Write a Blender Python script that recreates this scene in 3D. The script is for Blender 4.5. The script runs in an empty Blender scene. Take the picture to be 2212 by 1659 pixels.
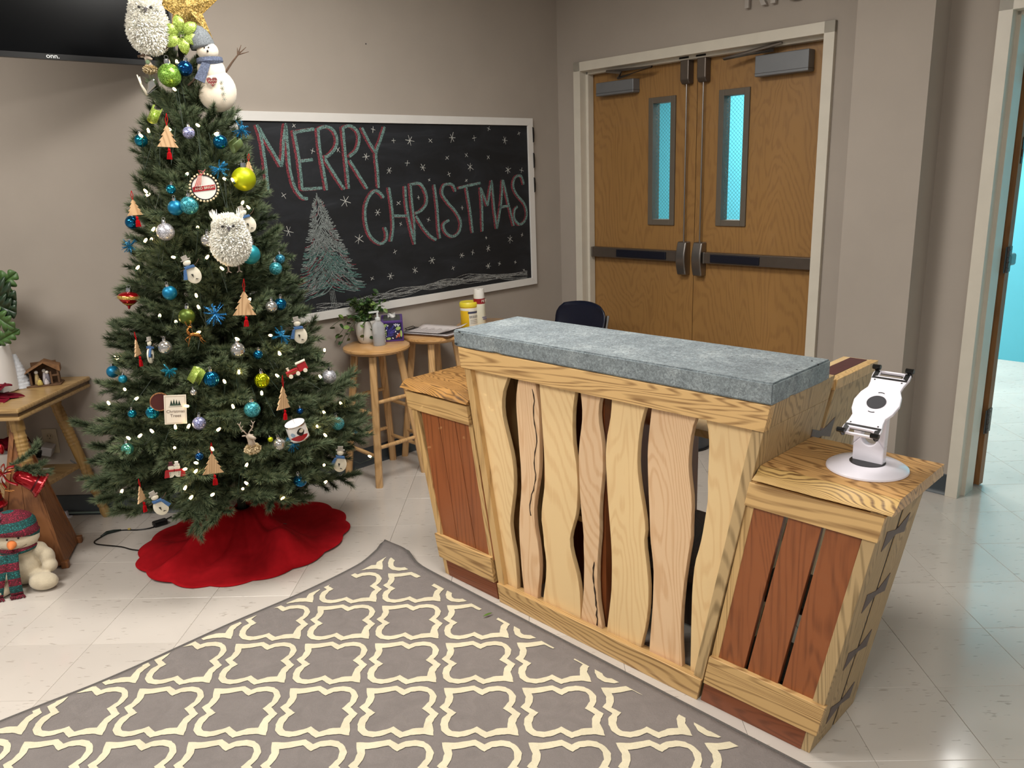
import bpy, bmesh, math, random
from mathutils import Vector, Matrix
CAM_POS=[2.19019, -3.00158, 1.52987]
CAM_R=[0.999034, 0.024862, -0.036227]
CAM_U=[0.028599, 0.258006, 0.96572]
CAM_F=[-0.033356, 0.965823, -0.257046]
FPX=1711.23
# ---------------------------------------------------------------- camera, world, lights, exposure
C = bpy.context.collection
cam = bpy.data.cameras.new('camera'); cam.sensor_width = 36.0; cam.lens = FPX/2212*36.0; cam.clip_start = .05
co = bpy.data.objects.new('camera', cam); C.objects.link(co)
Rr, Uu, Ff = Vector(CAM_R), Vector(CAM_U), Vector(CAM_F)
M = Matrix((( Rr.x, Uu.x, -Ff.x, CAM_POS[0]), (Rr.y, Uu.y, -Ff.y, CAM_POS[1]), (Rr.z, Uu.z, -Ff.z, CAM_POS[2]), (0,0,0,1)))
co.matrix_world = M
bpy.context.scene.camera = co
sc = bpy.context.scene
sc.view_settings.view_transform = 'Standard'; sc.view_settings.look = 'None'
sc.view_settings.gamma = 1.0; sc.view_settings.use_curve_mapping = False
sc.view_settings.exposure = 0.0
w = bpy.data.worlds.new('world'); sc.world = w; w.use_nodes = True
w.node_tree.nodes['Background'].inputs[0].default_value = (1.0, .96, .90, 1)
w.node_tree.nodes['Background'].inputs[1].default_value = .33
def area(name, loc, sx, sy, power, col=(1,.965,.905), rot=(0,0,0)):
    l = bpy.data.lights.new(name, 'AREA'); l.shape = 'RECTANGLE'; l.size = sx; l.size_y = sy
    l.energy = power; l.color = col
    o = bpy.data.objects.new(name, l); o.location = loc; o.rotation_euler = rot; C.objects.link(o); return o
area('ceiling_light', (-.2,-1.5,2.68), 1.2, .6, 56)
area('ceiling_light', (1.3,-3.6,2.68), 1.2, .6, 72)
area('ceiling_light', (1.8,-.35,2.68), 1.2, .6, 56)
area('ceiling_light', (4.0,-3.4,2.68), 1.2, .6, 16)
area('corridor_light', (6.3,4.6,2.66), .35, 1.2, 62, (1,.98,.93), (0,0,math.radians(-10)))
area('corridor_light', (5.0,2.3,2.66), .35, 1.2, 55, (1,.98,.93), (0,0,math.radians(-10)))
area('corridor_light', (4.2,3.6,2.66), 1.2, .6, 105, (1,.98,.93))
# ---------------------------------------------------------------- helpers
PI = math.pi
def lin(h):
    if isinstance(h, str):
        h = [int(h[i:i+2],16)/255 for i in (0,2,4)]
    return tuple((c/12.92 if c <= .04045 else ((c+.055)/1.055)**2.4) for c in h)+(1,)
class MB:
    def __init__(s): s.v=[]; s.f=[]; s.m=[]; s.c=None
    def add(s, vs, fs, mi=0):
        o=len(s.v); s.v += [tuple(v) for v in vs]; s.f += [tuple(i+o for i in f) for f in fs]; s.m += [mi]*len(fs); return s
    def box(s, x0,x1,y0,y1,z0,z1, mi=0, M=None):
        vs=[(x,y,z) for z in (z0,z1) for y in (y0,y1) for x in (x0,x1)]
        if M: vs=[M@Vector(v) for v in vs]
        return s.add(vs, [(0,2,3,1),(4,5,7,6),(0,1,5,4),(2,6,7,3),(0,4,6,2),(1,3,7,5)], mi)
    def prism(s, poly, a0, a1, plane='xz', mi=0, M=None):
        n=len(poly)
        def P(q,a):
            if plane=='xz': return Vector((q[0],a,q[1]))
            if plane=='xy': return Vector((q[0],q[1],a))
            return Vector((a,q[0],q[1]))
        vs=[P(q,a0) for q in poly]+[P(q,a1) for q in poly]
        if M: vs=[M@v for v in vs]
        return s.add(vs, [tuple(range(n))[::-1], tuple(range(n,2*n))]+[(i,(i+1)%n,n+(i+1)%n,n+i) for i in range(n)], mi)
    def lathe(s, prof, n=24, mi=0, M=None, cap=True):
        vs=[]; fs=[]
        for r,z in prof:
            for k in range(n):
                a=2*PI*k/n; vs.append(Vector((r*math.cos(a), r*math.sin(a), z)))
        m=len(prof)
        for i in range(m-1):
            for k in range(n):
                fs.append((i*n+k, i*n+(k+1)%n, (i+1)*n+(k+1)%n, (i+1)*n+k))
        if cap:
            fs.append(tuple(range(n))[::-1]); fs.append(tuple(range((m-1)*n, m*n)))
        if M: vs=[M@v for v in vs]
        return s.add(vs, fs, mi)
    def tube(s, pts, r, n=8, mi=0, cap=True):
        pts=[Vector(p) for p in pts]; m=len(pts); rs=r if isinstance(r,(list,tuple)) else [r]*m
        vs=[]; fs=[]; up=Vector((0,0,1)); px=None
        for i,p in enumerate(pts):
            t=(pts[min(i+1,m-1)]-pts[max(i-1,0)]).normalized()
            if px is None:
                ref = up if abs(t.z)<.9 else Vector((1,0,0)); px=t.cross(ref).normalized()
            else: px=(px - t*px.dot(t)).normalized()
            py=t.cross(px)
            for k in range(n):
                a=2*PI*k/n; vs.append(p+(px*math.cos(a)+py*math.sin(a))*rs[i])
        for i in range(m-1):
            for k in range(n): fs.append((i*n+k,i*n+(k+1)%n,(i+1)*n+(k+1)%n,(i+1)*n+k))
        if cap: fs.append(tuple(range(n))[::-1]); fs.append(tuple(range((m-1)*n,m*n)))
        return s.add(vs,fs,mi)
    def ball(s, c, r, n=20, m=12, mi=0, M=None):
        r = r if isinstance(r,(list,tuple)) else (r,r,r); vs=[]; fs=[]
        vs.append(Vector((0,0,-1)))
        for i in range(1,m):
            a=PI*i/m-PI/2
            for k in range(n):
                b=2*PI*k/n; vs.append(Vector((math.cos(a)*math.cos(b), math.cos(a)*math.sin(b), math.sin(a))))
        vs.append(Vector((0,0,1)))
        for k in range(n):
            fs.append((0,1+(k+1)%n,1+k)); fs.append((len(vs)-1, 1+(m-2)*n+k, 1+(m-2)*n+(k+1)%n))
        for i in range(m-2):
            for k in range(n): fs.append((1+i*n+k,1+i*n+(k+1)%n,1+(i+1)*n+(k+1)%n,1+(i+1)*n+k))
        vs=[Vector((v.x*r[0],v.y*r[1],v.z*r[2])) for v in vs]
        if M: vs=[M@v for v in vs]
        vs=[v+Vector(c) for v in vs]
        return s.add(vs,fs,mi)
    def mesh(s, name, mats, smooth=False):
        me=bpy.data.meshes.new(name); me.from_pydata([tuple(v) for v in s.v],[],s.f)
        for m in (mats if isinstance(mats,(list,tuple)) else [mats]): me.materials.append(m)
        if any(s.m): me.polygons.foreach_set('material_index', s.m)
        if s.c: 
            a=me.color_attributes.new('Col','FLOAT_COLOR','POINT'); a.data.foreach_set('color',[x for c in s.c for x in c])
        if smooth: me.polygons.foreach_set('use_smooth',[True]*len(s.f))
        me.update(); return me
    def build(s, name, mats, parent=None, smooth=False, bevel=0, loc=None, rot=None):
        me=s.mesh(name,mats,False)
        if smooth:
            me.polygons.foreach_set('use_smooth',[True]*len(me.polygons))
            if smooth!=2 and hasattr(me,'set_sharp_from_angle'): me.set_sharp_from_angle(angle=.7)
        return link(name, me, parent, bevel, loc, rot)
def link(name, me, parent=None, bevel=0, loc=None, rot=None):
    o=bpy.data.objects.new(name, me); C.objects.link(o)
    if parent: o.parent=parent
    if loc: o.location=loc
    if rot: o.rotation_euler=rot
    if bevel:
        b=o.modifiers.new('bevel','BEVEL'); b.width=bevel; b.segments=2; b.limit_method='ANGLE'; b.harden_normals=False
    return o
def tag(o, label, cat, group=None, kind=None):
    o['label']=label; o['category']=cat
    if group: o['group']=group
    if kind: o['kind']=kind
    return o
def thing(name, label, cat, loc=(0,0,0), rz=0, group=None, rot=None):
    o=bpy.data.objects.new(name,None); C.objects.link(o); o.location=loc; o.rotation_euler=rot or (0,0,rz)
    o.empty_display_size=.05
    return tag(o,label,cat,group)
def struct(o): o['kind']='structure'; return o
def T(x=0,y=0,z=0): return Matrix.Translation((x,y,z))
def RX(a): return Matrix.Rotation(a,4,'X')
def RY(a): return Matrix.Rotation(a,4,'Y')
def RZ(a): return Matrix.Rotation(a,4,'Z')
def text_mb(body, size, depth=.0, align='CENTER'):
    cu=bpy.data.curves.new('t','FONT'); cu.body=body; cu.size=size; cu.extrude=depth; cu.align_x=align; cu.align_y='CENTER'
    o=bpy.data.objects.new('t',cu); C.objects.link(o)
    dg=bpy.context.evaluated_depsgraph_get(); me=o.evaluated_get(dg).to_mesh()
    mb=MB(); mb.add([v.co.copy() for v in me.vertices],[tuple(p.vertices) for p in me.polygons])
    o.evaluated_get(dg).to_mesh_clear(); bpy.data.objects.remove(o); bpy.data.curves.remove(cu); return mb
def xf(mb, M): mb.v=[tuple(M@Vector(v)) for v in mb.v]; return mb
# ---- materials
_mc={}
def nodes(name):
    m=bpy.data.materials.new(name); m.use_nodes=True; nt=m.node_tree; b=nt.nodes['Principled BSDF']; return m,nt,b
def N(nt,t,**kw):
    n=nt.nodes.new(t)
    for k,v in kw.items():
        if k in n.inputs: n.inputs[k].default_value=v
        else: setattr(n,k,v)
    return n
def ramp(nt, fac, stops):
    r=nt.nodes.new('ShaderNodeValToRGB'); e=r.color_ramp.elements
    e[0].position=stops[0][0]; e[0].color=stops[0][1]; e[1].position=stops[-1][0]; e[1].color=stops[-1][1]
    for p,c in stops[1:-1]: x=e.new(p); x.color=c
    nt.links.new(fac,r.inputs[0]); return r.outputs[0]
def coords(nt, scale=(1,1,1), rnd=True, loc=(0,0,0), rot=(0,0,0)):
    tc=N(nt,'ShaderNodeTexCoord'); mp=N(nt,'ShaderNodeMapping'); mp.inputs['Scale'].default_value=scale
    mp.inputs['Rotation'].default_value=rot
    nt.links.new(tc.outputs['Object'],mp.inputs['Vector'])
    if rnd:
        oi=N(nt,'ShaderNodeObjectInfo'); mu=N(nt,'ShaderNodeMath',operation='MULTIPLY'); mu.inputs[1].default_value=37.
        nt.links.new(oi.outputs['Random'],mu.inputs[0]); nt.links.new(mu.outputs[0],mp.inputs['Location'])
    return mp.outputs[0]
def bump(nt,b,h,strength=.2,dist=.002):
    bp=N(nt,'ShaderNodeBump'); bp.inputs['Strength'].default_value=strength; bp.inputs['Distance'].default_value=dist
    nt.links.new(h,bp.inputs['Height']); nt.links.new(bp.outputs[0],b.inputs['Normal'])
def mat(name,col,rough=.5,metal=0,noise=0,nscale=20,bmp=0,bscale=200,spec=.5,emit=0,coat=0,sheen=0,bdist=.001):
    if name in _mc: return _mc[name]
    m,nt,b=nodes(name); c=lin(col); b.inputs['Base Color'].default_value=c
    b.inputs['Roughness'].default_value=rough; b.inputs['Metallic'].default_value=metal
    b.inputs['Specular IOR Level'].default_value=spec; b.inputs['Coat Weight'].default_value=coat; b.inputs['Sheen Weight'].default_value=sheen
    if noise:
        v=coords(nt); n=N(nt,'ShaderNodeTexNoise',Scale=nscale,Detail=4.)
        nt.links.new(v,n.inputs['Vector'])
        d=tuple(x*(1-noise) for x in c[:3])+(1,); l=tuple(min(1,x*(1+noise)) for x in c[:3])+(1,)
        nt.links.new(ramp(nt,n.outputs[0],[(.3,d),(.7,l)]),b.inputs['Base Color'])
    if bmp:
        v=coords(nt); n=N(nt,'ShaderNodeTexNoise',Scale=bscale,Detail=3.); nt.links.new(v,n.inputs['Vector']); bump(nt,b,n.outputs[0],bmp,bdist)
    if emit: b.inputs['Emission Color'].default_value=c; b.inputs['Emission Strength'].default_value=emit
    _mc[name]=m; return m
def wood(name,c0,c1,axis='z',rough=.45,ring=9,fine=1.,knots=0,stretch=.09,coat=0,rot=(0,0,0),con=.8):
    if name in _mc: return _mc[name]
    m,nt,b=nodes(name); st={'x':(stretch,1,1),'y':(1,stretch,1),'z':(1,1,stretch)}[axis]
    v=coords(nt,st,rot=rot)
    wn=N(nt,'ShaderNodeTexNoise',Scale=2.6,Detail=3.,Distortion=.8); nt.links.new(v,wn.inputs['Vector'])
    sx=N(nt,'ShaderNodeSeparateXYZ'); nt.links.new(v,sx.inputs[0])
    a1=N(nt,'ShaderNodeMath',operation='ADD'); nt.links.new(sx.outputs[0],a1.inputs[0]); nt.links.new(sx.outputs[1],a1.inputs[1])
    a2=N(nt,'ShaderNodeMath',operation='ADD'); nt.links.new(a1.outputs[0],a2.inputs[0]); nt.links.new(sx.outputs[2],a2.inputs[1])
    a3=N(nt,'ShaderNodeMath',operation='MULTIPLY'); a3.inputs[1].default_value=ring*30.; nt.links.new(a2.outputs[0],a3.inputs[0])
    mu=N(nt,'ShaderNodeMath',operation='MULTIPLY_ADD'); mu.inputs[1].default_value=ring*34.; nt.links.new(wn.outputs[0],mu.inputs[0]); nt.links.new(a3.outputs[0],mu.inputs[2])
    fr=N(nt,'ShaderNodeMath',operation='SINE'); nt.links.new(mu.outputs[0],fr.inputs[0])
    r2=N(nt,'ShaderNodeMath',operation='MULTIPLY_ADD'); r2.inputs[1].default_value=.5; r2.inputs[2].default_value=.5; nt.links.new(fr.outputs[0],r2.inputs[0])
    st2=tuple(x*(.25 if x<1 else 1) for x in st); v2=coords(nt,st2,rot=rot)
    fn=N(nt,'ShaderNodeTexNoise',Scale=130.,Detail=4.); nt.links.new(v2,fn.inputs['Vector'])
    mx=N(nt,'ShaderNodeMix'); mx.data_type='FLOAT'; mx.inputs[0].default_value=min(.85,.35*fine+.45*(1-con))
    nt.links.new(r2.outputs[0],mx.inputs[2]); nt.links.new(fn.outputs[0],mx.inputs[3])
    a,bc=lin(c0),lin(c1); bc=tuple(x+(y-x)*min(1,.35+con) for x,y in zip(a,bc)); mid=tuple((x+y)/2 for x,y in zip(a,bc))
    colr=ramp(nt,mx.outputs[0],[(.12+.2*(1-con),bc),(.30+.1*(1-con),mid),(.52,a)])
    # board to board tone and soft patches
    pn=N(nt,'ShaderNodeTexNoise',Scale=3.,Detail=2.); nt.links.new(v,pn.inputs['Vector'])
    hs=N(nt,'ShaderNodeHueSaturation'); mr=N(nt,'ShaderNodeMapRange'); mr.inputs[3].default_value=.86; mr.inputs[4].default_value=1.12
    nt.links.new(pn.outputs[0],mr.inputs[0]); nt.links.new(mr.outputs[0],hs.inputs['Value']); nt.links.new(colr,hs.inputs['Color'])
    outc=hs.outputs[0]
    if knots:
        v3=coords(nt,tuple(1 if x==1 else .45 for x in st)); vo=N(nt,'ShaderNodeTexVoronoi',Scale=knots); nt.links.new(v3,vo.inputs['Vector'])
        k=ramp(nt,vo.outputs['Distance'],[(0,(.12,.06,.03,1)),(.05,(.35,.2,.1,1)),(.12,(1,1,1,1))])
        mm=N(nt,'ShaderNodeMix'); mm.data_type='RGBA'; mm.blend_type='MULTIPLY'; mm.inputs[0].default_value=.8
        nt.links.new(outc,mm.inputs[6]); nt.links.new(k,mm.inputs[7]); outc=mm.outputs[2]
    nt.links.new(outc,b.inputs['Base Color']); b.inputs['Roughness'].default_value=rough; b.inputs['Coat Weight'].default_value=coat
    bump(nt,b,fn.outputs[0],.12,.0006)
    _mc[name]=m; return m
def glitter(name,col,dark=.25,scale=900,metal=.8):
    if name in _mc: return _mc[name]
    m,nt,b=nodes(name); v=coords(nt); vo=N(nt,'ShaderNodeTexVoronoi',Scale=float(scale)); nt.links.new(v,vo.inputs['Vector'])
    c=lin(col); d=tuple(x*dark for x in c[:3])+(1,); l=tuple(min(1,x*1.6+.12) for x in c[:3])+(1,)
    se=N(nt,'ShaderNodeSeparateColor'); nt.links.new(vo.outputs['Color'],se.inputs[0])
    nt.links.new(ramp(nt,se.outputs[0],[(.1,d),(.55,c),(.93,l)]),b.inputs['Base Color'])
    b.inputs['Metallic'].default_value=metal; b.inputs['Roughness'].default_value=.32
    bump(nt,b,se.outputs[1],.9,.002)
    _mc[name]=m; return m
M_ = dict(
 wall=mat('wall_paint','a3998f',.85,noise=.03,nscale=4,bmp=.15,bscale=260,bdist=.0008),
 ceil=mat('ceiling_white','d8d4cc',.9,noise=.02),
 base=mat('cove_base_vinyl','3a4146',.45,noise=.08,nscale=8),
 trim=mat('trim_paint','cfc8ba',.38,bmp=.1,bscale=90,noise=.03,nscale=12),
 white=mat('white_paint','d9d6d2',.45,noise=.03,nscale=10),
 teal=mat('teal_wall_paint','63c6dd',.8,noise=.02,nscale=3),
 steel=mat('brushed_metal','8b8580',.32,.9,bmp=.05,bscale=300),
 bronze=mat('dark_bronze_metal','625850',.38,.6,noise=.05,nscale=30),
 grey=mat('closer_grey','77797c',.45,.35,noise=.03),
 dgrey=mat('closer_dark_grey','4d4a49',.5,.3,noise=.03),
 black=mat('black_plastic','0b0b0d',.35,noise=.1),
 litefr=mat('lite_frame_taupe','5f564b',.5,noise=.04),
 red=mat('red_yarn','a00a12',.9,noise=.2,nscale=200,spec=.1),
 whiteplas=mat('white_plastic','ece8f2',.22,noise=.01,coat=.3),
 silvercap=mat('silver_cap','c9c9cc',.2,1.,noise=.03),
 navy=mat('navy_plastic','0d1226',.4,noise=.08,nscale=60),
)
# ---- measured outlines and positions in metres
WAVY=[([0.1994, 0.2, 0.203, 0.2081, 0.2136, 0.2192, 0.2247, 0.2302, 0.2356, 0.2409, 0.2462, 0.2515, 0.2568, 0.2621, 0.2672, 0.2717, 0.2758, 0.2798, 0.2838, 0.2878, 0.2918, 0.2958, 0.3, 0.3048, 0.3105, 0.3163, 0.3221, 0.3273, 0.331, 0.332], [0.39, 0.388, 0.3786, 0.3635, 0.3495, 0.3427, 0.3401, 0.3425, 0.3499, 0.3589, 0.368, 0.3763, 0.3827, 0.3859, 0.386, 0.3846, 0.3807, 0.3748, 0.3685, 0.3621, 0.3584, 0.3606, 0.3653, 0.3716, 0.3772, 0.3797, 0.3811, 0.3819, 0.382, 0.382]), ([0.4338, 0.4327, 0.4275, 0.4197, 0.4136, 0.4113, 0.4113, 0.413, 0.4151, 0.4166, 0.4179, 0.4199, 0.4219, 0.4226, 0.4224, 0.4212, 0.4177, 0.4131, 0.4088, 0.4057, 0.4035, 0.403, 0.4039, 0.4054, 0.4066, 0.408, 0.4104, 0.4135, 0.4162, 0.417], [0.4983, 0.499, 0.5023, 0.5076, 0.5129, 0.5161, 0.5166, 0.5164, 0.516, 0.515, 0.5136, 0.5121, 0.5098, 0.5048, 0.4979, 0.491, 0.4845, 0.4796, 0.4794, 0.4815, 0.4864, 0.4924, 0.496, 0.4979, 0.4986, 0.4962, 0.4919, 0.4873, 0.4838, 0.483]), ([0.521, 0.5212, 0.522, 0.5235, 0.5251, 0.5268, 0.5286, 0.5303, 0.5319, 0.5333, 0.5344, 0.5347, 0.5345, 0.5338, 0.5312, 0.5257, 0.5199, 0.5155, 0.5139, 0.5179, 0.5214, 0.5226, 0.528, 0.5306, 0.5297, 0.5269, 0.5217, 0.5158, 0.5112, 0.51], [0.681, 0.6802, 0.6765, 0.6708, 0.6655, 0.663, 0.6619, 0.662, 0.6639, 0.6685, 0.6743, 0.6776, 0.6789, 0.679, 0.6772, 0.6743, 0.6687, 0.6589, 0.6486, 0.6416, 0.6429, 0.6504, 0.6611, 0.6706, 0.6768, 0.681, 0.6823, 0.6827, 0.6829, 0.683]), ([0.6926, 0.6933, 0.6966, 0.7009, 0.7032, 0.7023, 0.6981, 0.6926, 0.6885, 0.6859, 0.6857, 0.6864, 0.6874, 0.6887, 0.6903, 0.6926, 0.6959, 0.6994, 0.7016, 0.7009, 0.7015, 0.7024, 0.7017, 0.7005, 0.6993, 0.6974, 0.6938, 0.6894, 0.6859, 0.685], [0.7876, 0.7862, 0.7794, 0.7707, 0.768, 0.7703, 0.7762, 0.7811, 0.7832, 0.7839, 0.7833, 0.7802, 0.7764, 0.773, 0.7703, 0.7688, 0.769, 0.7685, 0.7658, 0.7625, 0.7598, 0.758, 0.7569, 0.7571, 0.7583, 0.7604, 0.765, 0.7707, 0.775, 0.776]), ([0.8223, 0.822, 0.8207, 0.8186, 0.8152, 0.8089, 0.8023, 0.7981, 0.7959, 0.7963, 0.7976, 0.7991, 0.8011, 0.8033, 0.8058, 0.8084, 0.8112, 0.8137, 0.8157, 0.817, 0.8175, 0.8172, 0.8165, 0.8152, 0.8121, 0.8084, 0.8043, 0.7999, 0.7962, 0.7951], [0.9527, 0.9511, 0.9444, 0.935, 0.927, 0.9217, 0.9181, 0.9161, 0.9153, 0.9171, 0.9211, 0.9263, 0.9324, 0.9385, 0.9437, 0.9457, 0.942, 0.9441, 0.9489, 0.9531, 0.9567, 0.9591, 0.9592, 0.9582, 0.9559, 0.9519, 0.9468, 0.9398, 0.9329, 0.9303]), ([0.9684, 0.9679, 0.9656, 0.9622, 0.9586, 0.9555, 0.9529, 0.9519, 0.9525, 0.9537, 0.9552, 0.9568, 0.9587, 0.9605, 0.9619, 0.9633, 0.9658, 0.9705, 0.9747, 0.9772, 0.9773, 0.9768, 0.9761, 0.9748, 0.9728, 0.9707, 0.9686, 0.9665, 0.9647, 0.9641], [1.1237, 1.1219, 1.1141, 1.1042, 1.0978, 1.0941, 1.0919, 1.0913, 1.0942, 1.0991, 1.1038, 1.105, 1.1046, 1.1043, 1.1047, 1.1013, 1.0967, 1.0927, 1.0888, 1.0852, 1.0827, 1.0804, 1.0785, 1.0777, 1.0774, 1.0778, 1.0797, 1.082, 1.084, 1.0849]), ([1.1345, 1.1362, 1.1429, 1.1504, 1.1543, 1.1554, 1.1552, 1.1546, 1.1546, 1.1559, 1.1554, 1.1517, 1.1476, 1.1434, 1.1383, 1.1314, 1.1234, 1.1185, 1.116, 1.1141, 1.1132, 1.113, 1.113, 1.113, 1.1131, 1.1133, 1.1135, 1.1137, 1.1139, 1.114], [1.2911, 1.2906, 1.2883, 1.2852, 1.2819, 1.2784, 1.2736, 1.2677, 1.2616, 1.2555, 1.2496, 1.2436, 1.2376, 1.2317, 1.2257, 1.2197, 1.2138, 1.2078, 1.2018, 1.1959, 1.1899, 1.1839, 1.1779, 1.172, 1.166, 1.16, 1.1541, 1.1481, 1.1433, 1.142])]
RUG_OUT=[[0.0, -0.0], [0.0366, -0.0012], [0.0672, 0.0042], [0.0929, 0.0097], [0.1189, -0.0099], [0.1377, 0.002], [0.1637, 0.0062], [0.1886, 0.0005], [0.2076, -0.0167], [0.2228, -0.0457], [0.2209, -0.0696], [0.2098, -0.0948], [0.2376, -0.1244], [0.2275, -0.1467], [0.2229, -0.1651], [0.2289, -0.1872], [0.2336, -0.2177], [0.2016, -0.2109], [0.1686, -0.2143], [0.1403, -0.226], [0.1108, -0.2021], [0.0905, -0.2141], [0.0628, -0.2215], [0.0347, -0.2145], [0.0134, -0.1924], [0.0071, -0.1668], [0.0087, -0.1408], [0.0229, -0.1184], [-0.0036, -0.0907], [0.0091, -0.0714], [0.012, -0.0435], [0.0049, -0.0229]]
RUG_IN=[[0.0294, -0.0278], [0.0552, -0.0244], [0.0734, -0.0188], [0.0919, -0.014], [0.1207, -0.0378], [0.141, -0.0208], [0.1717, -0.0177], [0.1917, -0.0244], [0.2009, -0.041], [0.202, -0.069], [0.1848, -0.0999], [0.2126, -0.1275], [0.2023, -0.146], [0.2006, -0.1682], [0.2004, -0.1846], [0.1693, -0.1875], [0.1432, -0.2012], [0.1135, -0.1769], [0.0952, -0.1891], [0.0652, -0.1981], [0.0444, -0.195], [0.0329, -0.1821], [0.0297, -0.16], [0.0351, -0.1339], [0.049, -0.1153], [0.0227, -0.0934], [0.0321, -0.0681], [0.0336, -0.0441]]
CHALK={'M1': [[(0.377, 1.786), (0.389, 1.743), (0.395, 1.68), (0.398, 1.59), (0.396, 1.493)], [(0.386, 1.774), (0.411, 1.724), (0.446, 1.66), (0.478, 1.598)], [(0.478, 1.598), (0.493, 1.659), (0.505, 1.724), (0.524, 1.794)], [(0.523, 1.788), (0.521, 1.679), (0.521, 1.581), (0.537, 1.501), (0.57, 1.453), (0.6, 1.445)]], 'E1': [[(0.561, 1.763), (0.57, 1.678), (0.575, 1.593), (0.574, 1.486)], [(0.563, 1.753), (0.621, 1.763), (0.672, 1.77)], [(0.582, 1.622), (0.648, 1.628)], [(0.574, 1.49), (0.684, 1.492)]], 'R1': [[(0.692, 1.774), (0.692, 1.677), (0.701, 1.576), (0.71, 1.481)], [(0.695, 1.77), (0.739, 1.781), (0.777, 1.764), (0.793, 1.724), (0.781, 1.684), (0.745, 1.65), (0.712, 1.637)], [(0.715, 1.63), (0.749, 1.575), (0.78, 1.526), (0.812, 1.48)]], 'R2': [[(0.832, 1.782), (0.833, 1.676), (0.835, 1.573), (0.836, 1.483)], [(0.836, 1.778), (0.877, 1.786), (0.916, 1.759), (0.921, 1.717), (0.899, 1.669), (0.854, 1.639)], [(0.856, 1.621), (0.896, 1.558), (0.948, 1.478)]], 'Y1': [[(0.944, 1.779), (0.98, 1.71), (1.018, 1.654)], [(1.083, 1.784), (1.05, 1.717), (1.018, 1.654), (1.018, 1.569), (1.017, 1.479)]], 'C1': [[(1.045, 1.427), (1.025, 1.453), (0.991, 1.466), (0.952, 1.435), (0.925, 1.379), (0.922, 1.299), (0.946, 1.232), (1.0, 1.194), (1.038, 1.21), (1.046, 1.246), (1.035, 1.277)]], 'H1': [[(1.081, 1.48), (1.091, 1.384), (1.09, 1.273), (1.069, 1.199)], [(1.188, 1.484), (1.186, 1.417), (1.193, 1.326), (1.209, 1.242), (1.227, 1.171)], [(1.095, 1.332), (1.193, 1.326)]], 'R3': [[(1.222, 1.497), (1.226, 1.377), (1.23, 1.263), (1.224, 1.187)], [(1.226, 1.49), (1.288, 1.491), (1.323, 1.441), (1.323, 1.387), (1.286, 1.351), (1.241, 1.335)], [(1.245, 1.323), (1.288, 1.259), (1.334, 1.209), (1.377, 1.182)]], 'I1': [[(1.385, 1.484), (1.396, 1.368), (1.397, 1.251), (1.403, 1.188)]], 'S1': [[(1.535, 1.44), (1.512, 1.479), (1.455, 1.478), (1.437, 1.436), (1.469, 1.388), (1.527, 1.33), (1.56, 1.272), (1.545, 1.216), (1.496, 1.192), (1.446, 1.22), (1.434, 1.264), (1.477, 1.285)]], 'T1': [[(1.557, 1.458), (1.643, 1.471), (1.725, 1.48)], [(1.615, 1.46), (1.634, 1.339), (1.647, 1.201)]], 'M2': [[(1.723, 1.456), (1.728, 1.35), (1.724, 1.203)], [(1.728, 1.448), (1.772, 1.348)], [(1.772, 1.348), (1.794, 1.429), (1.815, 1.493)], [(1.814, 1.485), (1.823, 1.345), (1.839, 1.211)]], 'A1': [[(1.9, 1.494), (1.881, 1.359), (1.839, 1.211)], [(1.906, 1.49), (1.94, 1.356), (1.98, 1.218)], [(1.869, 1.335), (1.939, 1.339)]], 'S2': [[(2.076, 1.459), (2.055, 1.51), (2.006, 1.503), (1.986, 1.454), (2.013, 1.403), (2.071, 1.349), (2.093, 1.297), (2.079, 1.246), (2.029, 1.223), (1.988, 1.26), (1.991, 1.311), (2.016, 1.331)]]}
STARS=[[0.571, 1.785, 0.0132], [1.016, 1.772, 0.0154], [1.139, 1.717, 0.0154], [1.243, 1.717, 0.0286], [1.382, 1.717, 0.0143], [1.535, 1.732, 0.0286], [1.698, 1.731, 0.0154], [1.812, 1.783, 0.0154], [2.054, 1.758, 0.0132], [1.936, 1.719, 0.0242], [0.656, 1.67, 0.0154], [0.8, 1.673, 0.0176], [0.961, 1.639, 0.022], [1.217, 1.602, 0.0154], [1.492, 1.625, 0.0154], [1.633, 1.638, 0.0132], [1.8, 1.624, 0.0154], [1.319, 1.577, 0.0242], [1.097, 1.567, 0.0198], [1.658, 1.573, 0.0242], [1.499, 1.538, 0.0132], [1.953, 1.55, 0.0242], [1.358, 1.51, 0.011], [1.624, 1.499, 0.011], [2.066, 1.544, 0.0154], [0.479, 1.467, 0.0176], [0.815, 1.424, 0.0308], [1.005, 1.356, 0.0198], [0.484, 1.297, 0.0242], [0.877, 1.23, 0.0308], [1.142, 1.397, 0.0154], [1.277, 1.42, 0.011], [1.336, 1.298, 0.0132], [1.147, 1.288, 0.011], [1.583, 1.349, 0.011], [1.096, 1.144, 0.0154], [1.343, 1.074, 0.022], [1.561, 1.081, 0.0198], [1.645, 1.09, 0.0154], [1.769, 1.103, 0.0198], [1.95, 1.142, 0.0264], [2.053, 1.159, 0.0132], [1.756, 1.166, 0.0088], [1.22, 1.031, 0.0198], [1.055, 1.018, 0.022], [1.491, 1.014, 0.0154], [1.763, 0.998, 0.0198], [1.854, 1.004, 0.0154], [1.987, 0.999, 0.0132], [2.059, 0.943, 0.011], [0.938, 1.019, 0.0132]]
CTREE=[(0.656, 1.459), (0.675, 1.267), (0.696, 1.015), (0.523, 1.05), (0.879, 1.008), (0.691, 0.965), (0.697, 0.905)]
CGROUND=[(0.594, 0.905), (0.769, 0.906), (1.001, 0.913), (1.231, 0.927), (1.435, 0.931), (1.652, 0.938), (2.088, 0.906)]
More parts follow.
